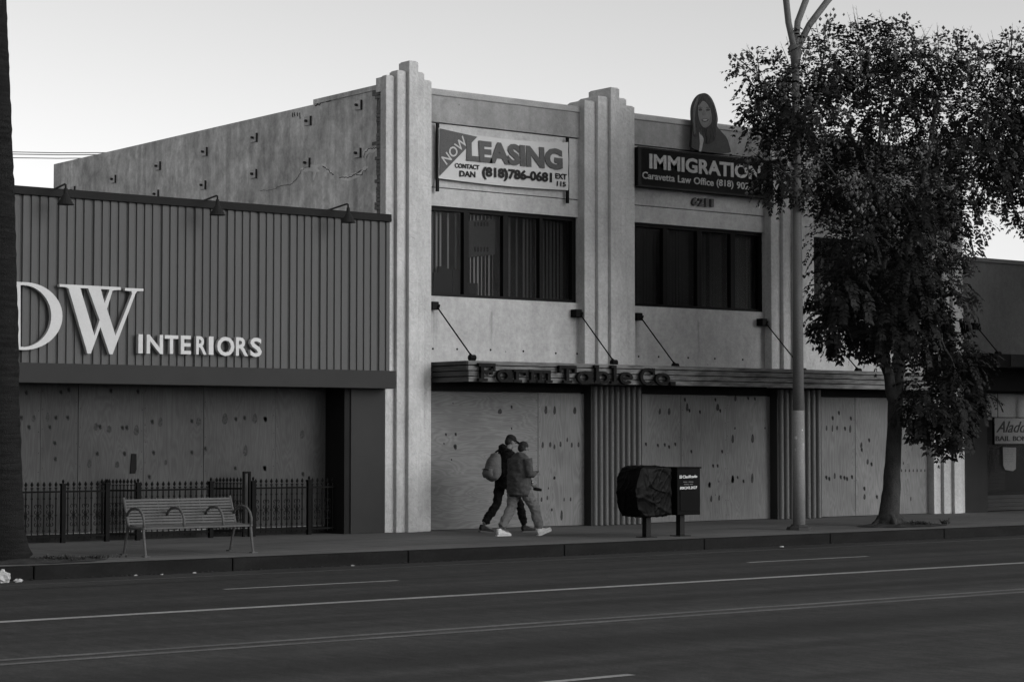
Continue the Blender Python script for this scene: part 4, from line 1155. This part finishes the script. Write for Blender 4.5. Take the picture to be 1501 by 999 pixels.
for pts, r0 in (([(1300,350,.1),(1270,300,-.4),(1210,240,-.6),(1150,180,-.5)], .05), ([(1333,345,-.2),(1390,290,.3),(1440,230,.5),(1490,170,.5)], .05),
                ([(1323,440,-.1),(1370,480,-.6),(1400,540,-.8),(1390,600,-.9)], .04), ([(1290,410,.1),(1250,430,.5),(1220,470,.5)], .035),
                ([(1280,270,.2),(1290,180,.4),(1300,90,.3)], .04), ([(1355,260,-.2),(1410,220,-.8),(1440,140,-.7)], .035), ([(1210,240,-.6),(1160,260,-.7),(1130,240,-.6)], .025),
                ([(1280,300,.3),(1230,310,1.0),(1190,260,1.2)], .03), ([(1345,300,-.2),(1360,330,-1.1),(1380,380,-1.2)], .03), ([(1440,230,.5),(1480,260,.2),(1500,300,0)], .025),
                ([(1400,540,-.8),(1420,580,-.9)], .02), ([(1390,600,-.9),(1360,630,-1)], .02)):
    P = [tp(*q) for q in pts]; limb(tk_, P, [r0*(1-.75*i/(len(P)-1)) for i in range(len(P))], 7, .03)
tk_.build('trunk', M['bark'], tr, smooth=True)
BL_ = [(1112,112,34,0,1),(1140,168,48,-.3,1),(1118,160,34,.3,1),(1150,255,44,-.2,.9),(1128,245,30,.2,1),(1165,120,45,.4,1),(1205,95,52,-.3,1),(1215,190,68,.6,.4),(1190,160,55,-.9,.5),(1262,92,58,.2,.8),(1300,70,42,-.4,1),(1298,160,75,-.8,.4),(1325,110,60,.7,.6),(1375,105,48,-.3,.9),(1405,85,34,.1,1),(1385,200,75,.6,.4),(1420,170,60,-.7,.5),(1462,105,44,.3,.9),(1482,80,34,0,1),(1478,190,68,.2,.5),(1520,150,60,0,.6),(1530,230,60,.3,.5),(1478,255,38,.2,.6),(1450,250,45,-.5,.5),
    (1260,270,68,-.6,.5),(1220,280,40,.2,.5),(1340,285,75,-.9,.4),(1300,300,70,.8,.2),(1405,285,48,.2,.4),(1418,325,32,-.2,.3),(1240,355,55,.5,.2),(1260,340,46,-.9,.6),(1330,370,70,-.7,.1),(1388,365,45,.4,.1),(1300,420,70,.6,.05),(1232,420,42,-.3,.05),(1255,470,48,.1,0),(1320,465,60,-.6,0),(1378,440,48,-.3,0),(1375,500,44,.3,0),(1212,470,26,.2,0),(1290,482,36,-.5,0),
    (1398,535,36,-.8,0),(1370,585,42,-.9,0),(1412,580,36,-.7,0),(1352,600,30,-1,0),(1385,618,34,-1,0),(1422,530,26,-.7,0),(1500,310,20,0,.2),(1478,285,24,.1,.3)]
lf = MB(); pod = MB(); twig = MB()
sc_px = 1/76.0
SUNDIR = Vector((.5,-.8,.35)).normalized()
def leaflet(mb, p, d, n, L, W):
    s_ = d.cross(n).normalized()*W
    mb.add([p, p+d*L*.45+s_, p+d*L, p+d*L*.45-s_], [(0,1,2,3)])
def frond(p, d, L, droop, npair, big=1.0):
    q = Vector(p); d = d.normalized(); steps = npair
    side = d.cross(Vector((0,0,1)));
    side = side.normalized() if side.length > .1 else Vector((1,0,0))
    for i in range(steps):
        d = (d+Vector((0,0,-droop))).normalized(); q = q+d*(L/steps)
        nrm = side.cross(d).normalized()
        for sg in (-1, 1):
            ld = (side*sg*random.uniform(.7,1.0)+d*.55+Vector((0,0,-.35+random.uniform(-.2,.2)))).normalized()
            leaflet(lf, q, ld, (nrm+Vector((random.uniform(-.5,.5),random.uniform(-.5,.5),random.uniform(-.3,.3)))).normalized(), random.uniform(.07,.115)*big, random.uniform(.02,.031)*big)
    leaflet(lf, q, d, side.cross(d), .08*big, .02)
for (px, py, rp, dy, podw) in BL_:
    c_ = tp(px, py, dy); r = rp*sc_px
    nf = int(120*(r/.6)**2.1)+16
    for i in range(nf):
        v = Vector((random.gauss(0,1), random.gauss(0,1), random.gauss(0,1))).normalized()
        k_ = random.random()**.45
        p = c_+Vector((v.x*r*k_, v.y*r*k_*1.15, v.z*r*k_*.95))
        out = (v+Vector((random.uniform(-.6,.6),random.uniform(-.6,.6),random.uniform(-.5,.3)))).normalized()
        low = py > 380
        sz_ = random.uniform(.65, 1.3)
        frond(p, out, random.uniform(.22,.40)*(1.15 if low else .9), random.uniform(.12,.30)*(1.5 if low else 1), random.randint(4,6) if low else random.randint(3,5), (1.15 if low else .95)*sz_)
    npod = int(podw*120*(r/.6)**1.5)
    for cl in range(max(1, npod//9) if npod else 0):
        v = Vector((random.gauss(0,1), random.gauss(-.3,1), random.gauss(.2,1))).normalized()
        cc = c_+v*r*random.uniform(.85,1.22)
        for i in range(random.randint(5,14)):
            q = cc+Vector((random.gauss(0,.09), random.gauss(0,.09), random.gauss(0,.10)))
            s_ = random.uniform(.022,.042); a = random.uniform(0,3)
            ca, sa = math.cos(a)*s_, math.sin(a)*s_
            pod.add([q+Vector((0,0,s_*1.2)), q+Vector((ca,sa,0)), q+Vector((-sa,ca,0)), q+Vector((-ca,-sa,0)), q+Vector((sa,-ca,0)), q+Vector((0,0,-s_*1.2))],
                    [(0,1,2),(0,2,3),(0,3,4),(0,4,1),(5,2,1),(5,3,2),(5,4,3),(5,1,4)])
        twig.tube([c_.lerp(cc,.55), cc], [.007,.003], 4)
    if py < 130 or px < 1160:
        for i in range(5):
            v = Vector((random.uniform(-.6,.6)-(.5 if px < 1160 else 0), random.uniform(-.3,.3), random.uniform(.5,1))).normalized()
            e = c_+v*r*random.uniform(1.15,1.6); twig.tube([c_, c_.lerp(e,.6)+Vector((.02,0,.01)), e], [.012,.007,.002], 4)
            for k_ in range(5):
                bp_ = c_.lerp(e, .6+.08*k_); twig.tube([bp_, bp_+Vector((random.uniform(-.09,.09),random.uniform(-.05,.05),random.uniform(.0,.09)))], [.003,.0015], 3)
lf.add(twig.v, twig.f, 1); lf.build('crown', [M['leaf'], M['bark']], tr); pod.build('seed_pods', M['pod'], tr)
shade_tree = copy_tree(tr); shade_tree.location = (39.9, 27.75, 0); shade_tree.rotation_euler = (0, 0, R(172))  # unseen copy, added to shade the right end of the facade
shade_tree['label'] = 'added street tree just past the right edge of the view, shading the facade'
for o_ in (tr, shade_tree): o_['group'] = 'street trees along the kerb'

random.seed(5)
pX, pY = 12.36, 27.45
pm = thing('palm_tree', 'dark ringed palm trunk cropped by the left edge of the street', 'tree', (pX, pY, 0))
m = MB(); pts = []; rs = []
n = 150
for i in range(n+1):
    z = 13.0*i/n; t = z
    right = 12.79-.1 if z < .05 else None
    # right-hand silhouette measured from the photograph: 12.79 at .1 m, 12.70 at .4, 12.61 at 2.1, 12.57 at 3.5, 12.50 at 5.2, 12.35 at 7.8
    tab = [(0,12.86),(.1,12.80),(.39,12.71),(2.1,12.615),(3.53,12.57),(5.16,12.50),(6.9,12.40),(7.84,12.345),(13,12.05)]
    for (a, ra), (b, rb) in zip(tab, tab[1:]):
        if a <= z <= b: right = ra+(rb-ra)*(z-a)/(b-a)
    rad = .30+.10*math.exp(-z/.35)-.006*z
    rad2 = rad*(1+.012*math.sin(i*2.1)+random.uniform(-.02,.02))
    pts.append(Vector((right-rad*1.22, pY, z))); rs.append(rad2)
m.tube(pts, rs, 22); tro = m.build('trunk', M['palm'], pm, smooth=True)
m = MB(); top = pts[-1]
for i in range(34):
    a = i*2.4; el = R(70-130*(i/34)); d = Vector((math.cos(a)*math.cos(el), math.sin(a)*math.cos(el), math.sin(el)))
    q = top.copy(); L = 2.6; prev = q
    sd = d.cross(Vector((0,0,1))).normalized()
    for k_ in range(8):
        d = (d+Vector((0,0,-.10))).normalized(); q2 = q+d*L/8; w_ = .02
        m.quad(q-sd*w_, q+sd*w_, q2+sd*w_, q2-sd*w_)
        for sg in (-1, 1):
            for j in range(3):
                b_ = q.lerp(q2, j/3); ld = (sd*sg+d*.7+Vector((0,0,-.3))).normalized(); leaflet(m, b_, ld, d.cross(sd*sg), .6*(1-.06*k_), .025)
        q = q2
m.build('crown', M['leaf'], pm)
# planting pits, weeds and loose leaves
def pit(name, cx, cy, rx, ry, seed):
    m = MB(); rr = random.Random(seed); n = 28; vs = [(cx,cy,.05)]
    for rg, zz in ((.35,.045),(.7,.03),(1.0,.004)):
        for k_ in range(n):
            a = 2*math.pi*k_/n; q = 1+rr.uniform(-.08,.08); vs.append((cx+math.cos(a)*rx*rg*q, cy+math.sin(a)*ry*rg*q, zz+rr.uniform(0,.012)))
    fs = [(0, k_+1, (k_+1) % n+1) for k_ in range(n)]
    for r_ in range(2):
        for k_ in range(n): fs.append((1+r_*n+k_, 1+(r_+1)*n+k_, 1+(r_+1)*n+(k_+1) % n, 1+r_*n+(k_+1) % n))
    m.add(vs, fs); return tag(m.build(name, M['soil']), kind='structure')
pit('planting_soil', 12.75, 27.1, .95, .5, 3); pit('planting_soil', 30.9, 27.6, 1.0, .62, 4)
def weeds(cx, cy, n, spread, label, seed, h=.16):
    rr = random.Random(seed); m = MB()
    for i in range(n):
        b_ = Vector((cx+rr.gauss(0,spread[0]), cy+rr.gauss(0,spread[1]), .02)); 
        for j in range(4):
            d = Vector((rr.uniform(-.8,.8), rr.uniform(-.8,.8), rr.uniform(.3,1))).normalized(); L = rr.uniform(.5,1)*h
            s_ = d.cross(Vector((0,0,1))).normalized()*.009
            m.add([b_-s_*.6, b_+s_*.6, b_+d*L*.6+s_, b_+d*L+Vector((0,0,-.3*L)), b_+d*L*.6-s_], [(0,1,2,4),(4,2,3)])
    o = m.build('weeds', M['weed']); return tag(o, label, 'weeds', kind='stuff')
weeds(12.95, 26.95, 60, (.13,.12), 'tuft of weeds at the foot of the palm trunk', 1, .13)
weeds(13.5, 27.05, 50, (.22,.06), 'low weeds in the soil right of the palm trunk', 2, .09)
weeds(31.05, 27.35, 60, (.13,.08), 'weeds around the foot of the street tree', 3, .16)
weeds(31.75, 27.3, 14, (.05,.04), 'small leafy weed sprouting right of the street tree', 4, .20)
# litter in the gutter
rr = random.Random(9)
m = MB()
for i in range(420):
    x_ = rr.choice((rr.uniform(12,17), rr.uniform(17,22), rr.uniform(22,34))); y_ = 26.20-abs(rr.gauss(0,.07)); z_ = ZR+.012+rr.uniform(0,.012)
    a = rr.uniform(0,3.1); L = rr.uniform(.015,.04); d = Vector((math.cos(a)*L, math.sin(a)*L, rr.uniform(-.005,.01))); s_ = Vector((-math.sin(a), math.cos(a), 0))*L*.4
    c_ = Vector((x_,y_,z_)); m.add([c_-d, c_+s_, c_+d, c_-s_], [(0,1,2,3)])
tag(m.build('dry_leaves', M['leafdry']), 'scattered dry leaf litter along the gutter', 'leaf litter', kind='stuff')
def crumple(name, c_, r, label, cat, sq=(1,1,.7), seed=0, mat='litter'):
    m = MB(); m.ell((0,0,0), r*sq[0], r*sq[1], r*sq[2], 14, 9)
    m.v = [Vector(c_)+v*(1+.55*mnoise.noise(v*(2.2/r)+Vector((seed,0,0)))) for v in m.v]
    return tag(m.build(name, M[mat], None, org=(c_[0],c_[1],ZR)), label, cat)
p = onZ(3, 851, ZR)
crumple('plastic_bag', (p.x-.16, 26.02, ZR+.075), .10, 'white crumpled plastic bag in the gutter below the palm trunk', 'litter', (1,1,.9), 1)
crumple('paper_cup', (p.x+.03, 25.95, ZR+.028), .036, 'small white paper scrap just right of the white bag in the gutter', 'litter', (1.6,1,.7), 2)
for (px, py, r, lb) in ((192,841,.03,'little white scrap in the gutter left of the bench legs'),(237,840.5,.022,'tiny pale scrap in the gutter below the bench seat'),(285,838,.028,'flat pale scrap in the gutter below the right half of the bench'),(506,826.5,.03,'pale scrap in the gutter in front of the corner pillar'),(1146,800,.04,'pale flattened litter in the gutter left of the lamp post')):
    q = onZ(px, py, ZR+.02); crumple('litter_scrap', (q.x, min(26.16, q.y), ZR+.012), r*.62, lb, 'litter', (1.6,1,.5), px)

# ------------------------------------------------------------------ overhead wires
for i, (pa, pb, lb) in enumerate((((-40,219.0),(330,222),'topmost thin overhead wire across the sky left of the building'),((-40,222.3),(330,224.5),'middle thin overhead wire across the sky left of the building'),((-40,227.8),(330,229),'lowest thin overhead wire across the sky left of the building'))):
    a = onY(*pa, 70+i*.5); b = onY(*pb, 70+i*.5); d = (b-a)
    pts = [a+d*(t/6-.3)*1.6+Vector((0,0,.25*((t-3)/3)**2-.1)) for t in range(7)]
    m = MB(); m.tube(pts, .016, 5)
    tag(m.build('overhead_wire', M['wire']), lb, 'wire', 'overhead wires')

# ------------------------------------------------------------------ people
def hand(mb, w, d, palm_n, s=1.0, curl=.9):
    """palm + five curled fingers; w wrist, d pointing direction, palm_n palm normal (fingers curl towards it)"""
    w, d, pn = Vector(w), Vector(d).normalized(), Vector(palm_n).normalized(); sd = d.cross(pn).normalized()
    pn = sd.cross(d).normalized()
    mb.loft([(w-d*.03,.026*s,.022*s),(w+d*.02,.03*s,.02*s),(w+d*.06,.042*s,.017*s),(w+d*.095,.038*s,.014*s)], 10, ref=pn)
    for i, L in enumerate((.072,.08,.075,.058)):
        b = w+d*.085*s+sd*(.028-.0187*i)*s; dd = d.copy(); pts = [b]
        for k_ in range(3):
            a = curl*(.35+.35*k_); nd = (d*math.cos(a)+pn*math.sin(a)).normalized(); b = b+nd*L*s/3; pts.append(b)
        mb.tube(pts, [.0105*s,.010*s,.009*s,.007*s], 7)
    b = w+d*.03*s+sd*.03*s; t1 = b+(sd*.6+d*.7+pn*.35).normalized()*.035*s; t2 = t1+(d*.8+pn*.6).normalized()*.03*s
    mb.tube([b,t1,t2], [.013*s,.011*s,.008*s], 7)
def head(mb, c, f, tilt=0):
    """c = head centre, f = facing (unit, horizontal), tilt = radians forward"""
    f = Vector(f).normalized(); l = Vector((0,0,1)).cross(f); u = Vector((0,0,1))
    ff = (f*math.cos(tilt)-u*math.sin(tilt)); uu = (u*math.cos(tilt)+f*math.sin(tilt))
    P = lambda a, b, z: Vector(c)+ff*a+l*b+uu*z
    mat = Matrix((ff, l, uu)).transposed()
    mb.ell(P(-.01,0,.03), .095, .076, .092, 16, 12, rot=mat)
    mb.ell(P(.018,0,-.045), .070, .060, .075, 14, 10, rot=mat)
    mb.ell(P(.05,0,-.09), .03, .032, .022, 10, 8, rot=mat)            # chin
    mb.loft([(P(.078,0,.022),.010,.009),(P(.094,0,-.005),.013,.013),(P(.103,0,-.026),.016,.015),(P(.088,0,-.034),.014,.014)], 8)   # nose
    mb.loft([(P(.080,.022,-.062),.007,.008),(P(.090,0,-.060),.009,.010),(P(.080,-.022,-.062),.007,.008)], 6)                      # lips
    mb.loft([(P(.074,.045,.032),.008,.010),(P(.086,.02,.036),.009,.011),(P(.086,-.02,.036),.009,.011),(P(.074,-.045,.032),.008,.010)], 6)  # brow
    for sg in (-1, 1): mb.ell(P(-.008,sg*.078,-.005), .022, .010, .032, 8, 6, rot=mat)
    return P, mat
def face_bits(P, mat, root):
    for sg in (-1, 1):
        m = MB(); m.ell(P(.079,sg*.030,.012), .008, .013, .008, 8, 6, rot=mat); m.build('eye', M['hair'], root, smooth=True)

def walker(org, kind):
    ox, oy = org
    L = lambda x, y, z: Vector((ox+x, oy+y, z))
    if kind == 'grey':
        t = thing('person', 'person in a grey jacket, pale trousers and white shoes walking with bent head', 'person', (ox,oy,0), 'pedestrians walking together')
        hipz = .86; sh = 1.345; hc = L(.085,0,1.505)
        front = [L(.00,-.10,.86),L(.22,-.11,.50),L(.36,-.12,.115)]; rear = [L(-.03,.10,.86),L(-.10,.11,.49),L(-.315,.12,.125)]
        toe = {0: (L(.36,-.12,.085), Vector((.95,-.08,.34))), 1: (L(-.33,.12,.07), Vector((1,-.05,-.03)))}
        armR = [L(-.0,-.215,1.33),L(.0,-.285,1.07),L(.18,-.17,1.06)]; armL = [L(.0,.215,1.33),L(.02,.27,1.07),L(.19,.10,1.06)]
        hd = (Vector((.9,.35,.12)), Vector((.0,.2,1))); tilt = .42
    else:
        t = thing('person', 'person in black hoodie and trousers with a dark cap, wearing a grey backpack', 'person', (ox,oy,0), 'pedestrians walking together')
        hipz = .90; sh = 1.42; hc = L(.11,0,1.615)
        front = [L(.0,-.10,.90),L(.22,-.11,.50),L(.34,-.11,.12)]; rear = [L(-.04,.10,.90),L(-.14,.10,.50),L(-.42,.10,.15)]
        toe = {0: (L(.36,-.11,.07), Vector((1,-.05,.02))), 1: (L(-.43,.10,.085), Vector((1,-.04,-.12)))}
        armR = [L(.02,-.215,1.39),L(.10,-.30,1.09),L(.36,-.30,.86)]; armL = [L(.02,.215,1.39),L(.08,.27,1.10),L(.30,.14,1.05)]
        hd = (Vector((.85,0,-.5)), Vector((-.3,.4,.6))); tilt = .38
    # one continuous body
    b = MB()
    b.loft([(L(-.02,0,hipz-.06),.10,.14),(L(-.02,0,hipz+.05),.115,.165),(L(-.015,0,hipz+.2),.10,.14),(L(-.01,0,sh-.12),.115,.17),(L(0,0,sh-.02),.10,.19),(L(.02,0,sh+.05),.06,.09)], 16, ref=(0,1,0))
    b.loft([(L(.015,0,sh),.06,.062),((L(.03,0,sh+.05)+hc)/2,.055,.057),(hc+Vector((-.015,0,-.03)),.055,.06)], 12)
    for A in (front, rear): b.loft([(A[0]+Vector((0,0,.04)),.09,.09),(A[0].lerp(A[1],.4),.078,.078),(A[1],.055,.055),(A[1].lerp(A[2],.3),.054,.054),(A[2],.036,.036)], 12)
    for A in (armR, armL): b.loft([(A[0],.055,.055),(A[0].lerp(A[1],.5),.046,.046),(A[1],.04,.04),(A[1].lerp(A[2],.4),.038,.038),(A[2],.026,.026)], 10)
    hand(b, armR[2]+(armR[2]-armR[1]).normalized()*.03, hd[0], hd[1]); hand(b, armL[2]+(armL[2]-armL[1]).normalized()*.03, Vector((.9,-.3,.1)), Vector((0,-.2,1)))
    for k_, (h_, d_) in toe.items():
        d_ = d_.normalized(); b.loft([(h_-d_*.04,.03,.03),(h_+d_*.06,.035,.035),(h_+d_*.17,.025,.035)], 8)
    P, mat = head(b, hc, Vector((1,.12 if kind == 'grey' else -.15,0)), tilt)
    body = fuse(b, .0085, 2); body.build('body', M['skin'], t, smooth=True)
    face_bits(P, mat, t)
    # hair
    h = MB(); h.ell(P(-.022,0,.045), .094, .083, .087, 16, 12, rot=mat); h.ell(P(-.055,0,-.005), .058, .074, .075, 14, 10, rot=mat)
    fuse(h, .01, 1, .004, 40).build('hair', M['hair'], t, smooth=True)
    # trousers
    c = MB(); k = 1.0 if kind == 'grey' else .86
    c.loft([(L(-.02,0,hipz+.14),.135,.17),(L(-.02,0,hipz),.15,.185),(L(-.02,0,hipz-.09),.13,.17)], 18, ref=(0,1,0))
    for A in (front, rear):
        c.loft([(A[0]+Vector((-.01,0,.02)),.128*k,.118*k),(A[0].lerp(A[1],.35),.118*k,.112*k),(A[0].lerp(A[1],.75),.098*k,.095*k),(A[1]+Vector((.01,0,0)),.092*k,.09*k),(A[1].lerp(A[2],.45),.088*k,.085*k),(A[1].lerp(A[2],.8),.082*k,.078*k),(A[2]+Vector((0,0,.03)),.076*k,.072*k)], 14)
    fuse(c, .011, 2, .020, 9, 3).build('trousers', M['trousers' if kind == 'grey' else 'blackcloth'], t, smooth=True)
    # jacket / hoodie
    j = MB()
    if kind == 'grey':
        j.loft([(L(-.01,0,.715),.195,.225),(L(-.01,0,.82),.20,.235),(L(-.015,0,1.0),.188,.228),(L(-.02,0,1.18),.175,.232),(L(-.005,0,1.30),.145,.232),(L(.01,0,1.375),.105,.17),(L(.03,0,1.425),.075,.085)], 20, ref=(0,1,0))
        for A in (armR, armL): j.loft([(A[0]+Vector((0,0,.0)),.085,.085),(A[0].lerp(A[1],.5),.085,.08),(A[1],.076,.074),(A[1].lerp(A[2],.5),.064,.062),(A[2],.050,.048)], 14)
        j.loft([(L(.02,0,1.38),.085,.09),(L(.035,0,1.445),.078,.08)], 14)
    else:
        j.loft([(L(-.02,0,.78),.15,.19),(L(-.02,0,.95),.155,.195),(L(-.02,0,1.2),.15,.205),(L(-.005,0,1.37),.13,.215),(L(.015,0,1.45),.095,.16),(L(.035,0,1.50),.075,.085)], 20, ref=(0,1,0))
        for A in (armR, armL): j.loft([(A[0],.08,.08),(A[0].lerp(A[1],.5),.075,.072),(A[1],.066,.064),(A[1].lerp(A[2],.5),.056,.055),(A[2],.045,.044)], 14)
        j.loft([(L(-.06,0,1.47),.09,.11),(L(-.075,0,1.52),.07,.10),(L(-.03,0,1.545),.05,.07)], 12)   # hood lying on the back
    fuse(j, .012, 2, .020, 8, 5).build('jacket' if kind == 'grey' else 'hooded_top', M['jacket' if kind == 'grey' else 'blackcloth'], t, smooth=True)
    # shoes
    for k_, (h_, d_) in toe.items():
        d_ = d_.normalized(); u_ = Vector((0,1,0)); up = d_.cross(u_); up = up if up.z > 0 else -up
        m = MB()
        q = h_+up*.0
        m.loft([(q-d_*.075-up*.015,.035,.038),(q-d_*.05-up*.01,.058,.043),(q+d_*.03-up*.012,.056,.045),(q+d_*.10-up*.028,.042,.05),(q+d_*.17-up*.036,.034,.048),(q+d_*.215-up*.04,.020,.030)], 14, ref=(0,1,0))
        m.loft([(q-d_*.03+up*.01,.05,.045),(q-d_*.035+up*.06,.044,.042)], 12)
        sh_ = fuse(m, .009, 2).build('shoe', M['shoe' if kind == 'grey' else 'shoe_dk'], t, smooth=True)
        m = MB(); pts = []
        outl = [(-.085,.032),(-.02,.043),(.08,.045),(.15,.052),(.20,.042),(.232,.0),(.20,-.042),(.15,-.05),(.08,-.043),(-.02,-.043),(-.085,-.032)]
        n = len(outl); vs = [q+d_*a+u_*b_-up*.078 for a, b_ in outl]+[q+d_*a+u_*b_-up*.052 for a, b_ in outl]
        m.add(vs, [tuple(range(n-1,-1,-1)), tuple(range(n,2*n))]+[(i,(i+1)%n,(i+1)%n+n,i+n) for i in range(n)])
        m.build('sole', M['sole' if kind == 'grey' else 'sole_g'], sh_)
    if kind == 'grey':
        m = MB(); m.loft([(L(-.01,0,.68),.175,.205),(L(-.01,0,.74),.18,.21)], 18, ref=(0,1,0)); m.build('shirt_hem', M['shirt'], t, smooth=True)
        m = MB(); p_ = L(.10,-.232,.93); m.ell(p_, .012, .012, .012, 8, 6); m.build('pocket_stud', M['white'], t, smooth=True)
        m = MB(); m.box(ox+.40, ox+.415, oy-.10, oy-.03, 1.06, 1.20)
    else:
        cp_ = MB(); cp_.ell(P(-.012,0,.062), .103, .090, .078, 18, 12, rot=mat)
        cp_.loft([(P(.06,0,.055),.012,.078),(P(.12,0,.050),.010,.072),(P(.175,0,.036),.006,.045)], 14, ref=(0,1,0))
        fuse(cp_, .009, 1).build('cap', M['cap_c'], t, smooth=True)
    return t, L, armR
pg, Lg, _ = walker((22.60, 28.95), 'grey')
pb, Lb, aR = walker((23.22, 30.15), 'dark')
# things they carry
m = MB()
hp = Lg(.30,-.04,1.105)
m.box(hp.x-.035, hp.x+.035, hp.y-.06, hp.y+.06, hp.z+.0, hp.z+.012)
tag(m.build('mobile_phone', M['black'], None, org=(hp.x,hp.y,hp.z)), 'dark phone held up in the hands of the person in the grey jacket', 'phone')
bpk = thing('backpack', 'pale grey backpack on the back of the person in black', 'backpack', (Lb(-.3,0,.95)))
m = MB(); m.loft([(Lb(-.26,0,.96),.08,.12),(Lb(-.285,0,.99),.135,.145),(Lb(-.30,0,1.12),.155,.155),(Lb(-.27,0,1.27),.125,.145),(Lb(-.22,0,1.37),.085,.115),(Lb(-.19,0,1.41),.045,.08)], 18, ref=(0,1,0))
fuse(m, .013, 2, .012, 8, 2).build('pack', M['backpack'], bpk, smooth=True)
m = MB(); m.tube([Lb(-.468,-.10,1.13),Lb(-.475,0,1.135),Lb(-.466,.10,1.13)], .007, 6); m.build('zip', M['black'], bpk)
m = MB(); m.loft([(Lb(-.40,0,1.00),.07,.12),(Lb(-.42,0,1.06),.075,.13),(Lb(-.40,0,1.14),.06,.12)], 14, ref=(0,1,0)); m.build('front_pocket', M['backpack'], bpk, smooth=True)
for sg in (-1, 1):
    m = MB(); m.tube([Lb(-.16,sg*.09,1.44),Lb(-.05,sg*.13,1.485),Lb(.08,sg*.135,1.43),Lb(.15,sg*.14,1.30),Lb(.10,sg*.19,1.12),Lb(-.08,sg*.205,1.02),Lb(-.2,sg*.16,.98)], .018, 8); m.build('strap', M['black'], bpk, smooth=True)
hb = aR[2]+Vector((.10,0,-.06))
m = MB(); m.loft([(hb+Vector((-.05,0,-.02)),.03,.03),(hb+Vector((.03,0,-.03)),.032,.032),(hb+Vector((.11,0,-.045)),.025,.025)], 10)
tag(m.build('dark_bottle', M['black'], None, smooth=True, org=hb), 'small dark object held low in front by the person in black', 'bottle')

# ------------------------------------------------------------------ light
SUN_EL, SUN_AZ = 18.0, 154.0        # azimuth clockwise from +Y seen from above: low soft light from behind the camera, right
w = bpy.data.worlds.new('World'); scene.world = w; w.use_nodes = True
nt = w.node_tree; nt.nodes.clear()
out = nt.nodes.new('ShaderNodeOutputWorld'); bg = nt.nodes.new('ShaderNodeBackground')
sky = nt.nodes.new('ShaderNodeTexSky'); sky.sky_type = 'NISHITA'; sky.sun_disc = False
sky.sun_elevation = R(SUN_EL); sky.sun_rotation = R(SUN_AZ)
sky.air_density = 1.0; sky.dust_density = 1.0; sky.ozone_density = 1.0
bw = nt.nodes.new('ShaderNodeRGBToBW')
nt.links.new(sky.outputs[0], bw.inputs[0]); nt.links.new(bw.outputs[0], bg.inputs[0]); bg.inputs[1].default_value = .117
nt.links.new(bg.outputs[0], out.inputs[0])
sd = bpy.data.lights.new('sun', 'SUN'); sd.energy = .5; sd.angle = R(30); sd.color = (1, 1, 1)
so = bpy.data.objects.new('sun', sd); COL.objects.link(so)
az, el = R(SUN_AZ), R(SUN_EL)
dirv = Vector((math.sin(az)*math.cos(el), math.cos(az)*math.cos(el), math.sin(el)))
so.rotation_euler = dirv.to_track_quat('Z', 'Y').to_euler()
so.location = (30, 10, 40)
scene.view_settings.view_transform = 'Standard'; scene.view_settings.look = 'None'
scene.view_settings.exposure = .9; scene.view_settings.gamma = 1.0
